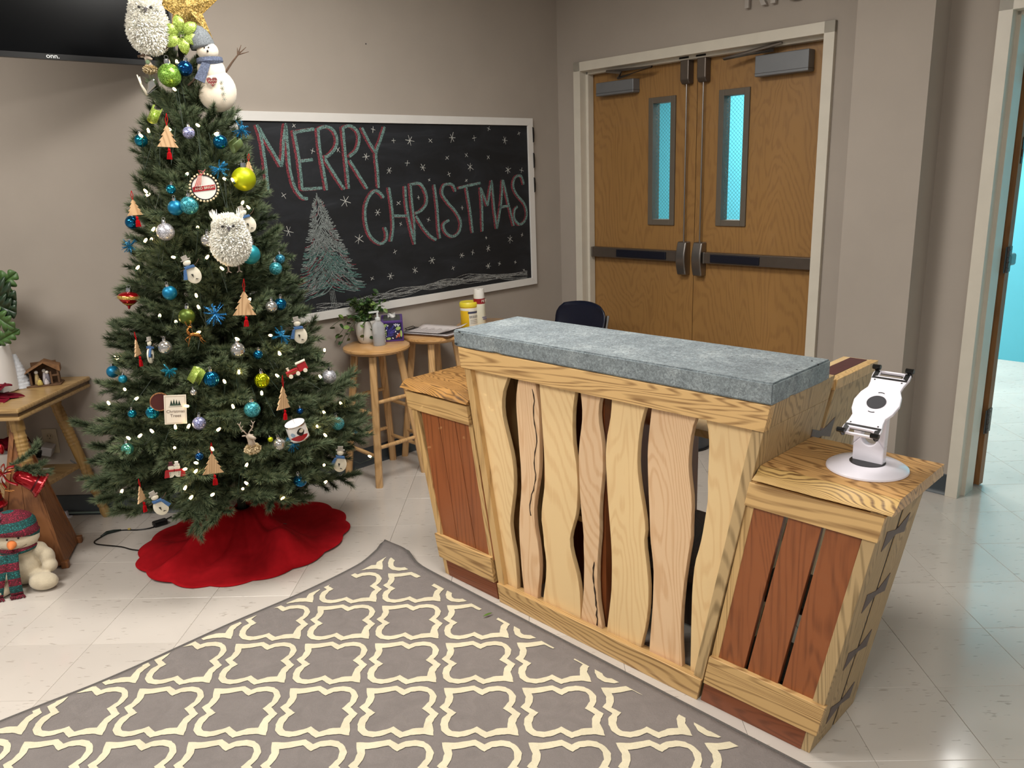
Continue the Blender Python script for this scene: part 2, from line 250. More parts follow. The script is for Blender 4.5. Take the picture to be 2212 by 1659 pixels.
ORN=[
([0.856, 0.101, 1.92], 0.0825, 'glitter', 'bright green glittered ball below the lime flower near the tree top', 'green'),
([0.909, 0.12, 1.944], 0.0552, 'shiny', 'shiny cobalt blue ball tucked beside the green glittered ball', 'cobalt'),
([0.931, 0.022, 1.713], 0.0426, 'glitter', 'small lavender blue glittered ball under the felt snowman', 'lavender'),
([0.734, 0.055, 1.695], 0.0467, 'shiny', 'shiny teal ball at the upper left edge of the tree', 'teal'),
([1.025, 0.072, 1.68], 0.052, 'shiny', 'shiny deep blue ball right of the lavender ball near the top', 'blue'),
([1.088, 0.098, 1.545], 0.0884, 'matte', 'large satin lime ball beside the round beaded plaque', 'lime'),
([0.865, -0.045, 1.518], 0.0339, 'shiny', 'tiny shiny turquoise ball above a pair of teal balls', 'teal'),
([0.876, -0.052, 1.453], 0.0545, 'matte', 'satin teal ball touching a teal glittered ball', 'teal2'),
([0.928, -0.051, 1.46], 0.0646, 'glitter', 'teal glittered ball below the beaded plaque', 'aqua'),
([0.667, 0.024, 1.404], 0.0492, 'shiny', 'shiny dark teal ball on left edge under a wooden tree', 'blue'),
([0.831, -0.065, 1.37], 0.0632, 'glitter', 'silver glittered ball left of the fluffy white owl', 'silver'),
([0.976, -0.047, 1.333], 0.0482, 'shiny', 'mirror silver ball half hidden behind the fluffy owl', 'mirror'),
([1.099, 0.038, 1.27], 0.0746, 'matte', 'large satin turquoise ball at the right foot of the owl', 'aqua'),
([1.156, 0.147, 1.202], 0.0498, 'glitter', 'turquoise glittered ball on right side below a smaller one', 'aqua'),
([1.16, 0.204, 1.233], 0.0375, 'glitter', 'smallest turquoise glittered ball on the right side', 'teal'),
([0.828, -0.097, 1.152], 0.0517, 'matte', 'satin blue ball hanging below the left snowman charm', 'teal2'),
([1.153, 0.054, 1.066], 0.0454, 'shiny', 'mirror silver ball right of the wooden tree with red tassel', 'mirror'),
([1.176, 0.094, 1.069], 0.0477, 'shiny', 'shiny blue ball beside the mirror silver ball', 'blue'),
([0.888, -0.115, 1.066], 0.0586, 'matte', 'dark olive green ball left of the blue tinsel snowflake', 'olive'),
([1.123, -0.072, 0.906], 0.0354, 'shiny', 'tiny dark blue faceted ball right of a ribbed silver ball', 'blue'),
([0.494, 0.027, 0.833], 0.048, 'matte', 'satin teal ball at far left edge under a branch tip', 'teal2'),
([0.604, -0.11, 0.836], 0.0318, 'matte', 'small teal ball beside the far left teal ball', 'teal'),
([1.314, 0.199, 0.746], 0.0582, 'glitter', 'silver glittered ball near the right edge of the tree', 'silver'),
([0.917, -0.213, 0.804], 0.0256, 'shiny', 'very small mirror silver ball above the white gift tag', 'mirror'),
([0.666, -0.199, 0.725], 0.0312, 'shiny', 'small shiny turquoise ball left of a ribbed teal ball', 'teal'),
([0.94, -0.255, 0.699], 0.0476, 'glitter', 'lavender glittered ball right of the white gift tag', 'lavender'),
([1.113, -0.176, 0.723], 0.0591, 'glitter', 'teal glittered ball above the reindeer bust', 'aqua'),
([1.257, -0.062, 0.678], 0.0253, 'shiny', 'tiny blue bead ball above the white drum', 'cobalt'),
([1.36, 0.09, 0.576], 0.0533, 'glitter', 'teal glittered ball on lower right edge of the tree', 'aqua'),
([1.372, 0.321, 0.477], 0.041, 'glitter', 'smaller teal glittered ball outermost on the lower right', 'teal'),
([1.2, -0.176, 0.585], 0.0474, 'shiny', 'mirror silver ball below the white drum', 'mirror'),
([1.173, -0.189, 0.609], 0.0192, 'matte', 'tiny lime ball beside the reindeer bust', 'lime'),
([0.651, -0.245, 0.604], 0.0448, 'shiny', 'shiny mint green ball at the lower left of the tree', 'mint'),
([0.94, -0.292, 0.586], 0.0305, 'shiny', 'small dark blue ball left of the lowest wooden tree', 'cobalt'),
([1.249, -0.13, 0.419], 0.0506, 'shiny', 'shiny blue ball hanging lowest on the right side', 'blue'),
([0.806, -0.151, 0.96], 0.0482, 'ribbed', 'ribbed silver ball left of the golden deer', 'mirror'),
([1.062, -0.111, 0.934], 0.0523, 'ribbed', 'ribbed silver ball below the blue tinsel snowflake', 'mirror'),
([0.978, -0.187, 0.845], 0.0549, 'ribbed', 'ribbed blue ball with silver cap at the middle of the tree', 'blue'),
([1.139, -0.109, 0.815], 0.0528, 'ribbed', 'ribbed lime green ball at mid right of the tree', 'lime'),
([0.759, -0.228, 0.736], 0.0445, 'ribbed', 'ribbed teal ball left of the white gift tag', 'teal'),
([1.059, 0.22, 1.731], 0.0543, 'tinsel', 'blue tinsel cluster at the upper right beside the chalkboard corner', 'blue'),
([1.024, 0.032, 1.584], 0.0552, 'tinsel', 'blue tinsel cluster above the large lime ball', 'blue'),
([0.629, 0.056, 1.316], 0.0501, 'tinsel', 'blue tinsel burst on the left edge at mid height', 'blue'),
([0.987, -0.094, 1.068], 0.0728, 'tinsel', 'large blue tinsel snowflake in the centre of the tree', 'cobalt'),
([0.824, -0.182, 0.88], 0.0446, 'tinsel', 'teal tinsel cluster left of the lower lime ribbon', 'teal'),
([1.237, -0.134, 0.572], 0.0534, 'tinsel', 'blue tinsel cluster under the white drum', 'blue'),
([1.186, 0.036, 0.955], 0.0619, 'tinsel', 'dark blue tinsel cluster left of the right snowman charm', 'blue'),
([0.859, 0.002, 1.703], 0.078, 'woodtree', 'natural wooden tree cut-out with red tassel, highest on the tree', 'lit'),
([1.093, 0.152, 1.588], 0.0502, 'woodtree', 'small wooden tree cut-out peeking out right of the top', 'plain'),
([0.684, 0.023, 1.46], 0.0594, 'woodtree', 'wooden tree cut-out on the left edge above a dark teal ball', 'plain'),
([1.079, -0.031, 1.101], 0.0916, 'woodtree', 'wooden tree cut-out with red knotted tassel below the owl', 'lit'),
([0.67, -0.095, 0.957], 0.0597, 'woodtree', 'thin wooden tree cut-out seen edge on at the left', 'edge'),
([1.203, -0.082, 0.747], 0.0857, 'woodtree', 'tall wooden tree cut-out with red tassel above the drum', 'edge2'),
([0.984, -0.29, 0.568], 0.0781, 'woodtree', 'striped wooden tree cut-out on red ribbon, lowest in the middle', 'lit'),
([0.696, -0.287, 0.455], 0.0586, 'woodtree', 'wooden tree cut-out with red tassel at the bottom left', 'edge3'),
([1.091, 0.054, 1.41], 0.1094, 'snowman', 'painted snowman charm hanging beside the owl head', 'r'),
([0.909, -0.083, 1.245], 0.1132, 'snowman', 'painted snowman charm with blue scarf at centre left', 'r'),
([1.218, 0.155, 0.968], 0.1169, 'snowman', 'painted snowman charm with blue scarf on the right edge', 'r2'),
([0.736, -0.128, 0.962], 0.1041, 'snowman', 'painted snowman charm seen edge on at the left', 'e'),
([1.366, 0.052, 0.458], 0.114, 'snowman', 'painted snowman charm at the far lower right', 'l'),
([0.759, -0.299, 0.431], 0.1065, 'snowman', 'painted snowman charm with blue scarf at the bottom left', 'b'),
([0.806, 0.039, 1.78], 0.0784, 'ribbon', 'lime glitter ribbon loop below the silver bird', 'a'),
([0.922, -0.184, 0.865], 0.0789, 'ribbon', 'lime glitter ribbon loop above the white gift tag', 'b'),
([1.061, 0.128, 1.671], 0.0636, 'ribbon', 'dull green ribbon loop beside the chalkboard edge', 'c'),
([0.978, -0.018, 1.52], 0.0957, 'plaque', 'round white plaque with bead rim reading AND BRIGHT', 'w'),
([0.79, -0.223, 0.782], 0.0717, 'plaque', 'round dark red plaque half hidden behind the gift tag', 'd'),
([0.588, 0.06, 1.12], 0.0765, 'top', 'red and gold spinning top ornament at the left edge', 'x'),
([0.906, -0.13, 1.002], 0.0863, 'deer', 'small golden deer figurine hanging mid left', 'x'),
([1.239, 0.015, 0.825], 0.084, 'train', 'small red and white train ornament at mid right', 'x'),
([0.85, -0.235, 0.755], 0.1193, 'tag', 'white gift tag printed with Christmas trees', 'x'),
([1.25, -0.102, 0.623], 0.0752, 'drum', 'white drum ornament with a painted winter scene', 'x'),
([1.106, -0.216, 0.636], 0.1278, 'stagbust', 'grey reindeer bust with antlers and fur collar', 'x'),
([0.845, -0.304, 0.55], 0.078, 'couple', 'flat pair of smiling snowmen in red scarves', 'x'),
([0.779, 0.153, 2.085], 0.1931, 'owl', 'fluffy white owl perched at the very top left of the tree', 'top'),
([1.047, -0.009, 1.326], 0.1846, 'owl', 'fluffy white owl perched in the middle right of the tree', 'mid'),
([0.907, 0.216, 2.155], 0.1677, 'star', 'gold glitter star on top of the Christmas tree', 'x'),
([0.887, 0.181, 2.063], 0.1324, 'flower', 'lime green glitter poinsettia flower below the star', 'x'),
([0.966, 0.23, 1.941], 0.3036, 'felt', 'felt snowman with grey knit hat and twig arms at the tree top', 'x'),
([0.763, 0.14, 1.979], 0.104, 'stag2', 'beige felt reindeer head under the top owl', 'x'),
([0.755, 0.137, 1.89], 0.0977, 'bird', 'silver faceted bird ornament left of the green glittered ball', 'x')]
BULBS=[[0.792, 0.152, 2.059], [0.894, 0.09, 1.963], [0.896, 0.038, 1.865], [0.883, -0.022, 1.725], [0.974, 0.016, 1.737], [1.051, 0.01, 1.546], [0.782, -0.062, 1.511], [1.072, 0.029, 1.539], [0.764, 0.002, 1.708], [1.023, 0.037, 1.707], [0.796, -0.005, 1.721], [0.936, -0.058, 1.567], [0.78, -0.062, 1.5], [1.015, -0.049, 1.409], [0.961, -0.084, 1.38], [0.797, -0.092, 1.377], [0.785, -0.088, 1.344], [0.756, -0.08, 1.338], [0.982, -0.093, 1.271], [0.87, -0.108, 1.279], [1.032, -0.077, 1.227], [1.115, 0.043, 1.438], [1.096, 0.026, 1.457], [0.949, -0.139, 1.095], [0.8, -0.145, 1.07], [0.94, -0.126, 1.137], [0.862, -0.153, 1.048], [1.104, -0.043, 1.105], [0.585, -0.093, 0.907], [0.705, -0.069, 1.239], [0.938, -0.159, 1.007], [1.073, -0.121, 0.971], [1.2, -0.047, 0.894], [1.168, -0.033, 0.966], [0.585, -0.093, 0.907], [0.648, -0.187, 0.808], [0.701, -0.224, 0.78], [1.034, -0.201, 0.829], [1.08, -0.175, 0.856], [1.066, -0.233, 0.742], [0.911, -0.262, 0.76], [0.681, -0.274, 0.646], [0.723, -0.283, 0.656], [0.782, -0.293, 0.675], [0.865, -0.315, 0.621], [0.904, -0.335, 0.547], [0.931, -0.328, 0.53], [0.942, -0.322, 0.563], [0.622, -0.285, 0.442], [0.906, -0.342, 0.435], [0.981, -0.328, 0.44], [1.103, -0.289, 0.465], [1.088, -0.301, 0.451], [1.188, -0.186, 0.358], [1.318, -0.04, 0.364], [1.337, -0.088, 0.456], [1.451, 0.238, 0.368], [1.343, -0.04, 0.56], [1.336, -0.004, 0.643], [1.375, 0.114, 0.645], [1.316, 0.067, 0.77], [1.21, -0.142, 0.719], [1.102, -0.277, 0.53], [0.868, -0.293, 0.687], [0.914, -0.293, 0.689], [1.014, -0.277, 0.67], [0.561, -0.157, 0.747], [1.302, 0.209, 0.848], [1.2, -0.047, 0.894], [0.892, -0.345, 0.473], [1.199, -0.097, 0.82], [0.999, -0.305, 0.605], [1.154, -0.169, 0.772], [1.318, -0.065, 0.603]]

# ---------------------------------------------------------------- room shell
TL=.3048
def floor_mat():
    m,nt,b=nodes('vinyl_floor_tile'); v=coords(nt); 
    n1=N(nt,'ShaderNodeTexNoise',Scale=2.2,Detail=3.); nt.links.new(v,n1.inputs['Vector'])
    v2=coords(nt,(14,60,1)); n2=N(nt,'ShaderNodeTexNoise',Scale=1.6,Detail=2.); nt.links.new(v2,n2.inputs['Vector'])
    c=ramp(nt,n1.outputs[0],[(.35,lin('c2bab2')),(.65,lin('ccc4bc'))])
    f=ramp(nt,n2.outputs[0],[(.29,(.40,.36,.31,1)),(.34,(1,1,1,1))])
    mm=N(nt,'ShaderNodeMix'); mm.data_type='RGBA'; mm.blend_type='MULTIPLY'; mm.inputs[0].default_value=.45
    nt.links.new(c,mm.inputs[6]); nt.links.new(f,mm.inputs[7]); nt.links.new(mm.outputs[2],b.inputs['Base Color'])
    n3=N(nt,'ShaderNodeTexNoise',Scale=9.,Detail=3.); nt.links.new(v,n3.inputs['Vector'])
    mr=N(nt,'ShaderNodeMapRange'); mr.inputs[3].default_value=.09; mr.inputs[4].default_value=.20; nt.links.new(n3.outputs[0],mr.inputs[0]); nt.links.new(mr.outputs[0],b.inputs['Roughness'])
    bump(nt,b,n1.outputs[0],.08,.002); return m
tile_m=floor_mat()
fl=MB().box(-3.2,9.5,-5.2,9.5,-.05,-.004).build('floor', mat('floor_grout','8f8880',.8,noise=.05)); struct(fl)
e=.0005; g=TL/2-e
tb=MB(); b1=.0008
tb.add([(-g,-g,-.004),(g,-g,-.004),(g,g,-.004),(-g,g,-.004),(-g,-g,-b1),(g,-g,-b1),(g,g,-b1),(-g,g,-b1),(-g+b1,-g+b1,0),(g-b1,-g+b1,0),(g-b1,g-b1,0),(-g+b1,g-b1,0)],
 [(0,3,2,1)]+[(i,(i+1)%4,4+(i+1)%4,4+i) for i in range(4)]+[(4+i,4+(i+1)%4,8+(i+1)%4,8+i) for i in range(4)]+[(8,9,10,11)])
tile_me=tb.mesh('tile',tile_m)
rest=MB(); nt_=0
S2=2**.5
for i in range(-10,31):
    for j in range(-17,31):
        x,y=(i+.5)*TL,(j+.5)*TL
        room = (-1.0<x<4.6) and (-1.6<y<2.2) and (x+y<4.75) and not (y>.62 and x<.7) and (x-y>-.05)
        room = room or (4.2<x<5.2 and .2<y<1.4)
        if room and nt_<290:
            o=link('tile',tile_me,fl,loc=(x,y,0)); nt_+=1
        elif -3.1<x and -5.1<y: rest.add([(vx+x,vy+y,vz) for vx,vy,vz in tb.v],tb.f)
r_o=rest.build('tile_field',tile_m,fl); r_o['kind']='stuff'
H=2.72
C12=Vector((.655,.52,0)); C23=Vector((2.3625,2.2275,0))
def wframe(name,c,ang):
    pass
def FR(c,deg): return Matrix.Translation(c)@RZ(math.radians(deg))
F1=FR(Vector((.655,.52,0)),0); F2=FR(C12,45); F3=FR(C23,-45)   # local x along the wall, -y into the room
def wobj(name,mb,m,F,parent=None,**k):
    o=mb.build(name,m,parent,**k)
    if parent is None: o.matrix_world=F
    return o
ww=wobj('wall_left',MB().box(-4,.05,0,.15,-.05,H),M_['wall'],F1); struct(ww)
wb=wobj('wall_back',MB().box(-.03,2.45,0,.15,-.05,H),M_['wall'],F2); struct(wb)
DU0,DU1,DZ=.149,1.765,2.155        # double door frame outside
RU0,RU1,RZt=2.437,3.48,2.135
mb=MB()
mb.box(0,DU0+.01,0,.17,-.05,H).box(DU0+.01,DU1-.01,0,.17,DZ-.01,H).box(DU1-.01,RU0+.01,0,.17,-.05,H).box(RU0+.01,RU1-.01,0,.17,RZt-.01,H).box(RU1-.01,6,0,.17,-.05,H)
wr=wobj('wall_right',mb,M_['wall'],F3); struct(wr)
pil=wobj('trim_1',MB().box(1.93,2.25,-.17,0,0,H),M_['wall'],F3); struct(pil)
# cove base
def cove(mb,x0,x1,y=0,h=.10):
    prof=[(y,h),(y-.004,h-.004),(y-.005,.02),(y-.009,.008),(y-.016,.001),(y-.016,-.001),(y,-.001)]
    return mb.prism([(a,b) for a,b in prof],x0,x1,'yz')
struct(wobj('baseboard_left',cove(MB(),-3.9,0),M_['base'],F1,smooth=True))
struct(wobj('baseboard_back',cove(MB(),0,2.415),M_['base'],F2,smooth=True))
mb=MB(); cove(mb,0,DU0); cove(mb,DU1,1.93); cove(mb,2.25,RU0); cove(mb,1.93,2.25,-.17); cove(mb,RU1,5.9)
bs=mb; bs.box(2.25,2.256,-.17,0,0,.10)
struct(wobj('baseboard_right',bs,M_['base'],F3,smooth=True))
ce=MB().box(-3.3,4.8,-5.2,2.6,H,H+.05).build('ceiling',M_['ceil']); struct(ce)
# corridor beyond
tw=MB().box(6.43,6.55,-2.5,5.2,0,2.75).build('wall_corridor',M_['teal']); struct(tw)
tw=MB(); tw.box(-1.5,5.6,3.0,3.12,0,2.75); tw=wobj('wall_far',tw,M_['teal'],F3); struct(tw)
mb=MB(); mb.box(6.413,6.43,-2.5,5.2,0,.13); struct(mb.build('baseboard_corridor',mat('grey_cove','6f7b82',.5,noise=.05)))
mb=MB().box(-1.5,6,.2,3.2,2.74,2.8); struct(wobj('ceiling_corridor',mb,M_['ceil'],F3))
# ---- door frames
def doorframe(name,u0,u1,zt,leafd):
    """hollow metal frame: face, reveal, stop"""
    f=.052
    prof=[(0,-.022),(f,-.022),(f,.035),(f+.016,.035),(f+.016,leafd),(f,leafd),(f,.19),(0,.19)]   # (inward, depth)
    mb=MB()
    # left jamb
    mb.prism([(u0+a,d) for a,d in prof],0,zt,'xy')
    mb.prism([(u1-a,d) for a,d in prof][::-1],0,zt,'xy')
    hp=[(zt-a,d) for a,d in prof]
    mb.prism([(d,z) for z,d in hp],u0,u1,'yz')
    o=wobj(name,mb,M_['trim'],F3,bevel=.0015); struct(o); return o
doorframe('trim_2',DU0,DU1,DZ,.085)
doorframe('trim_3',RU0,RU1,RZt,.145)
door_w=wood('door_birch','97703f','7d5832','z',.42,ring=4,fine=.7,stretch=.3,coat=.15,con=0.12)
def leaf(name,u0,u1,lab,wu0,wu1,wz0,wz1,y=.09):
    """leaf with a vision panel"""
    th=.044; z0,z1=.008,2.10
    mb=MB()
    for a,b,c,d in ((u0,wu0,z0,z1),(wu1,u1,z0,z1),(wu0,wu1,z0,wz0),(wu0,wu1,wz1,z1)): mb.box(a,b,y,y+th,c,d)
    o=wobj(name,mb,door_w,F3); struct(o)
    fr=MB(); t=.042
    for a,b,c,d in ((wu0-.02,wu0+.012,wz0-.02,wz1+.02),(wu1-.012,wu1+.02,wz0-.02,wz1+.02),(wu0+.012,wu1-.012,wz0-.02,wz0+.012),(wu0+.012,wu1-.012,wz1-.012,wz1+.02)):
        fr.box(a,b,y-.012,y+th+.012,c,d)
    f=fr.build('window_frame',M_['litefr'],o,bevel=.002)
    gm,gnt,gb=nodes('wired_glass'); gb.inputs['Transmission Weight'].default_value=1; gb.inputs['Roughness'].default_value=.0; gb.inputs['IOR'].default_value=1.1
    gb.inputs['Base Color'].default_value=(.93,1,1,1)
    MB().box(wu0+.01,wu1-.01,y+.018,y+.024,wz0+.01,wz1-.01).build('glass',_mc.setdefault('wg',gm),o)
    wr=MB(); a0,a1,b0,b1_=wu0+.012,wu1-.012,wz0+.012,wz1-.012; W=a1-a0
    k=b0-W
    while k<b1_:
        for sgn in (1,-1):
            pts=[]
            for tt in (0,1):
                xx=a0+W*tt; zz=k+(W*tt if sgn==1 else W*(1-tt)); pts.append((xx,zz))
            # clip
            (xa,za),(xb,zb)=pts
            def cl(xa,za,xb,zb,lo,hi):
                for _ in (0,1):
                    if za<lo: s=(lo-za)/(zb-za); xa,za=xa+(xb-xa)*s,lo
                    if za>hi: s=(hi-za)/(zb-za); xa,za=xa+(xb-xa)*s,hi
                    xa,za,xb,zb=xb,zb,xa,za
                return xa,za,xb,zb
            if max(za,zb)<=b0 or min(za,zb)>=b1_: continue
            xa,za,xb,zb=cl(xa,za,xb,zb,b0,b1_)
            wr.tube([(xa,y+.021,za),(xb,y+.021,zb)],.0007,4,cap=False)
        k+=.0215
    wr.build('wire_mesh',mat('mesh_wire','3d7f8e',.6,.3,noise=.05),o)
    return o
uL0,uC,uL1=.149+.056,.958,1.765-.056
d1=leaf('door_1',uL0,uC-.002,'',.657,.802,1.223,1.897)
d2=leaf('door_2',uC+.002,uL1,'',1.120,1.263,1.226,1.897)
def hardware(d,s,uc,uh,ubar0,ubar1,zb,latch_u,closer,pad0,pad1):
    y=.09
    # vertical rod device
    rod=MB().tube([(latch_u,y-.026,zb+.07),(latch_u,y-.026,1.99)],.0045,8).build('vertical_rod',M_['steel'],d,smooth=True)
    top=MB(); 
    top.prism([(-.052,2.09),(0,2.09),(0,1.965),(-.035,1.965),(-.052,1.985)],latch_u-.028,latch_u+.028,'yz',M=T(0,y,0))
    top.build('top_latch',M_['bronze'],d,bevel=.006)
    MB().prism([(-.06,2.094),(-.05,2.118),(.0,2.118),(0,2.09)],latch_u-.03,latch_u+.03,'yz',M=T(0,y,0)).build('strike',M_['black'],d)
    c=MB(); pr=[]
    for k in range(13):
        t=k/12; pr.append((-.045-.02*math.sin(PI*t),zb-.105+.19*t))
    pr=[(0,zb-.105)]+pr+[(0,zb+.085)]
    c.prism(pr,latch_u-.030,latch_u+.030,'yz',M=T(0,y,0)); c.build('centre_case',M_['steel'],d,bevel=.006,smooth=True)
    bar=MB().box(ubar0,ubar1,y-.048,y-.002,zb-.03,zb+.03).build('crash_bar',M_['bronze'],d,bevel=.003)
    MB().box(pad0,pad1,y-.056,y-.046,zb-.022,zb+.022).build('push_pad',mat('pad_navy','070b1c',.4,noise=.1),bar,bevel=.003)
    MB().box(min(ubar0,ubar1),min(ubar0,ubar1)+.012,y-.052,y-.001,zb-.031,zb+.031).build('end_cap',M_['steel'],bar,bevel=.002)
    MB().box(max(ubar0,ubar1)-.012,max(ubar0,ubar1),y-.052,y-.001,zb-.031,zb+.031).build('end_cap',M_['steel'],bar,bevel=.002)
    c0,c1,cz0,cz1=closer
    cb=MB().box(c0,c1,y-.062,y,cz0,cz1).build('closer',M_['grey'],d,bevel=.004)
    MB().box(c0-.002,c1+.002,y-.064,y-.002,cz0+.014,cz0+.0155).build('cover_line',M_['dgrey'],cb)
    return cb
cb=hardware(d1,1,uC,0,uL0+.02,.885,1.03,.905,(.285,.565,1.955,2.03),.43,.80)
MB().tube([(.46,.02,2.04),(.50,.0,2.065),(.38,.015,2.085)],.008,6).tube([(.38,.015,2.085),(.72,-.005,2.072),(.46,.02,2.04)],.008,6).build('closer_arm',M_['steel'],cb,smooth=True)
cb=hardware(d2,1,uC,0,1.05,uL1-.012,1.03,1.012,(1.335,1.62,1.955,2.055),1.10,1.40)
MB().tube([(1.44,.02,2.07),(1.18,-.015,2.055),(1.48,.025,2.10)],.009,6).build('closer_arm',M_['steel'],cb,smooth=True)
# open door leaf into the corridor
ol=thing('door_leaf','open brown wooden door swung into the bright corridor at the right','door',(0,0,0)); 
Lp=F3@Vector((2.515,.195,0)); ang=math.atan2(.036,.042)
ol.location=Lp; ol.rotation_euler=(0,0,ang)
leafw=wood('door_edge','8a5f35','6b4726','z',.5,ring=3,stretch=.25,con=0.12)
lf=MB().box(0,.046,0,.9,.008,2.09).build('panel',leafw,ol,bevel=.001)
def hinge(z,s=1):
    h=MB().box(.004,.044,-.004,0,z-.057,z+.057).build('hinge',M_['bronze'],ol,bevel=.001)
    k=MB()
    for q in range(5): k.tube([(-.007,-.006,z-.057+q*.0232),(-.007,-.006,z-.057+q*.0232+.0215)],.0065,8)
    k.box(-.03,-.007,-.004,-.002,z-.057,z+.057); k.build('knuckle',M_['dgrey'],h,smooth=True)
    sc_=MB()
    for q in (-.04,-.014,.014,.04): sc_.tube([(.026+.006*((q>0)-.5),-.0055,z+q),(.026+.006*((q>0)-.5),-.003,z+q)],.0032,8)
    sc_.build('screw',M_['steel'],h)
for z in (1.88,1.08,.33): hinge(z)
bb=MB().box(.018,.032,-.003,0,1.49,1.60).build('flush_bolt',M_['black'],ol)
MB().box(.021,.029,-.006,0,1.52,1.55).build('bolt_slide',M_['steel'],bb)
MB().box(.05,.12,.0,.05,1.045,1.10).build('lever_handle',M_['steel'],ol,bevel=.01)
# letters over the door
lt=thing('wall_letters','brushed metal letters mounted on the wall above the double doors','sign'); lt.matrix_world=F3
for ch,uu,wd in (('R',1.30,.117),('I',1.439,.025),('G',1.489,.13)):
    mbt=text_mb(ch,.2,.008); xs=[v[0] for v in mbt.v]; zz=[v[1] for v in mbt.v]
    sx=wd/(max(xs)-min(xs)); sy=.185/(max(zz)-min(zz)); dz=0 if ch!='G' else -.003
    mbt=xf(mbt,T(uu-min(xs)*sx,-.022,2.274+dz-min(zz)*sy)@RX(PI/2)@Matrix.Diagonal((sx,sy,1,1)))
    mbt.build('letter',mat('letter_metal','b3aca6',.35,.45),lt)
# ---------------------------------------------------------------- reception desk (local x along the front, y into the back)
DK=Matrix.Translation((1.797,-.161,0))@RZ(math.radians(-43.6))
oak=dict(c0='c99f62',c1='8f6735'); 
oakx=wood('oak_along','d2ac74','7f5a32','x',.42,ring=9,knots=1.6,coat=.1,stretch=.12,con=.5)
oakz=wood('oak_upright','d0ab74','967346','z',.45,con=.4,ring=8,coat=.05,stretch=.1)
ashz=wood('ash_side_plank','bb9f74','8a7350','z',.5,ring=10,stretch=.1,con=0.6)
mapz=wood('maple_slat','edcd99','dfb985','z',.4,ring=5,fine=.55,knots=1.1,coat=.15,stretch=.22,con=0.3)
mapp=wood('maple_slat_pink','e8c49c','d4a87c','z',.4,ring=6,fine=.6,knots=1.4,coat=.15,stretch=.2,con=0.3)
mahz=wood('mahogany_slat','975731','6d3b1f','z',.42,ring=5,fine=1.2,coat=.1,stretch=.12,con=0.35)
mahx=wood('mahogany_plinth','84492b','5f3119','x',.45,ring=7,coat=.1,stretch=.1,con=0.35)
livx=wood('live_edge_top','c99c63','6b4522','x',.33,ring=8,coat=.3,knots=1.5,stretch=.25,con=0.55)
walx=wood('live_edge_dark','a07643','4d3117','x',.35,ring=9,coat=.25,knots=2,stretch=.25,con=0.55)
bark=wood('bark_edge','a3763c','4f3519','x',.55,ring=16,stretch=.2)
brkd=wood('bark_light','c9a566','6e4e2a','x',.5,ring=18,stretch=.2)
maply=wood('maple_deck','d8b98a','bf9c68','y',.4,ring=5,con=0.3)
wen=mat('purple_wood_key','5d504e',.5,noise=.12,nscale=60)
purp=mat('purple_wood_inlay','4a1f22',.4,noise=.15,nscale=60)
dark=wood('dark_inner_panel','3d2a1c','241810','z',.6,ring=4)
def dk(o): o.matrix_world=DK; return o
desk=dk(thing('reception_desk','centre unit of the wooden reception desk with seven wavy maple slats','desk'))
lw=dk(thing('desk_wing','lower left wing of the reception desk with three closed mahogany slats','desk',group='lower wings of the reception desk'))
rw=dk(thing('desk_wing','lower right wing of the reception desk with spaced mahogany slats','desk',group='lower wings of the reception desk'))
def board(name,poly,y0,y1,m,par,bv=.0015): return MB().prism(poly,y0,y1,'xz').build(name,m,par,bevel=bv)
cl=lambda z: .315-.160*z     # centre unit, left outer face
cr=lambda z: 1.155+.193*z
th=.032
def slab_side(name,fo,sgn,z0,z1,y0,y1,m,par,t=th):
    i=lambda z: fo(z)+sgn*t
    return board(name,[(fo(z0),z0),(i(z0),z0),(i(z1),z1),(fo(z1),z1)],y0,y1,m,par)
# centre unit sides: front and rear planks each side with a bow-tie key between
for fo,sg in ((cl,1),(cr,-1)):
    slab_side('side_plank',fo,sg,0,.872,.006,.385,ashz if sg<0 else oakz,desk)
    slab_side('side_plank',fo,sg,.872,.944,.022,.385,ashz,desk)
    slab_side('side_plank',fo,sg,0,.90 if sg<0 else .82,.412,.69,ashz,desk)
    for zc in (.76,.45,.15):
        x=fo(zc); d=-sg*.0015
        k=MB(); pts=[(.325,zc-.032),(.385,zc-.012),(.412,zc-.012),(.475,zc-.032),(.475,zc+.032),(.412,zc+.012),(.385,zc+.012),(.325,zc+.032)]
        s=(fo(1)-fo(0))
        vs=[(fo(z)+d,y,z) for y,z in pts]+[(fo(z)+sg*.012,y,z) for y,z in pts]
        k.add(vs,[tuple(range(8)),tuple(range(8,16))[::-1]]+[(i,(i+1)%8,8+(i+1)%8,8+i) for i in range(8)]); k.build('butterfly_key',wen,desk)
board('top_rail',[(cl(.872)-.005,.872),(cr(.872)+.006,.872),(cr(.944)+.006,.944),(cl(.944)-.005,.944)],-.004,.024,oakx,desk)
board('bottom_rail',[(cl(0)+0,.0),(cr(0)-.0,.0),(cr(.072),.072),(cl(.072),.072)],-.002,.020,oakx,desk)
MB().box(cl(0)+th,cr(0)-th,.02,.045,.03,.066).build('inner_ledge',oakx,desk)
zs=[.93-.89*i/29 for i in range(30)]
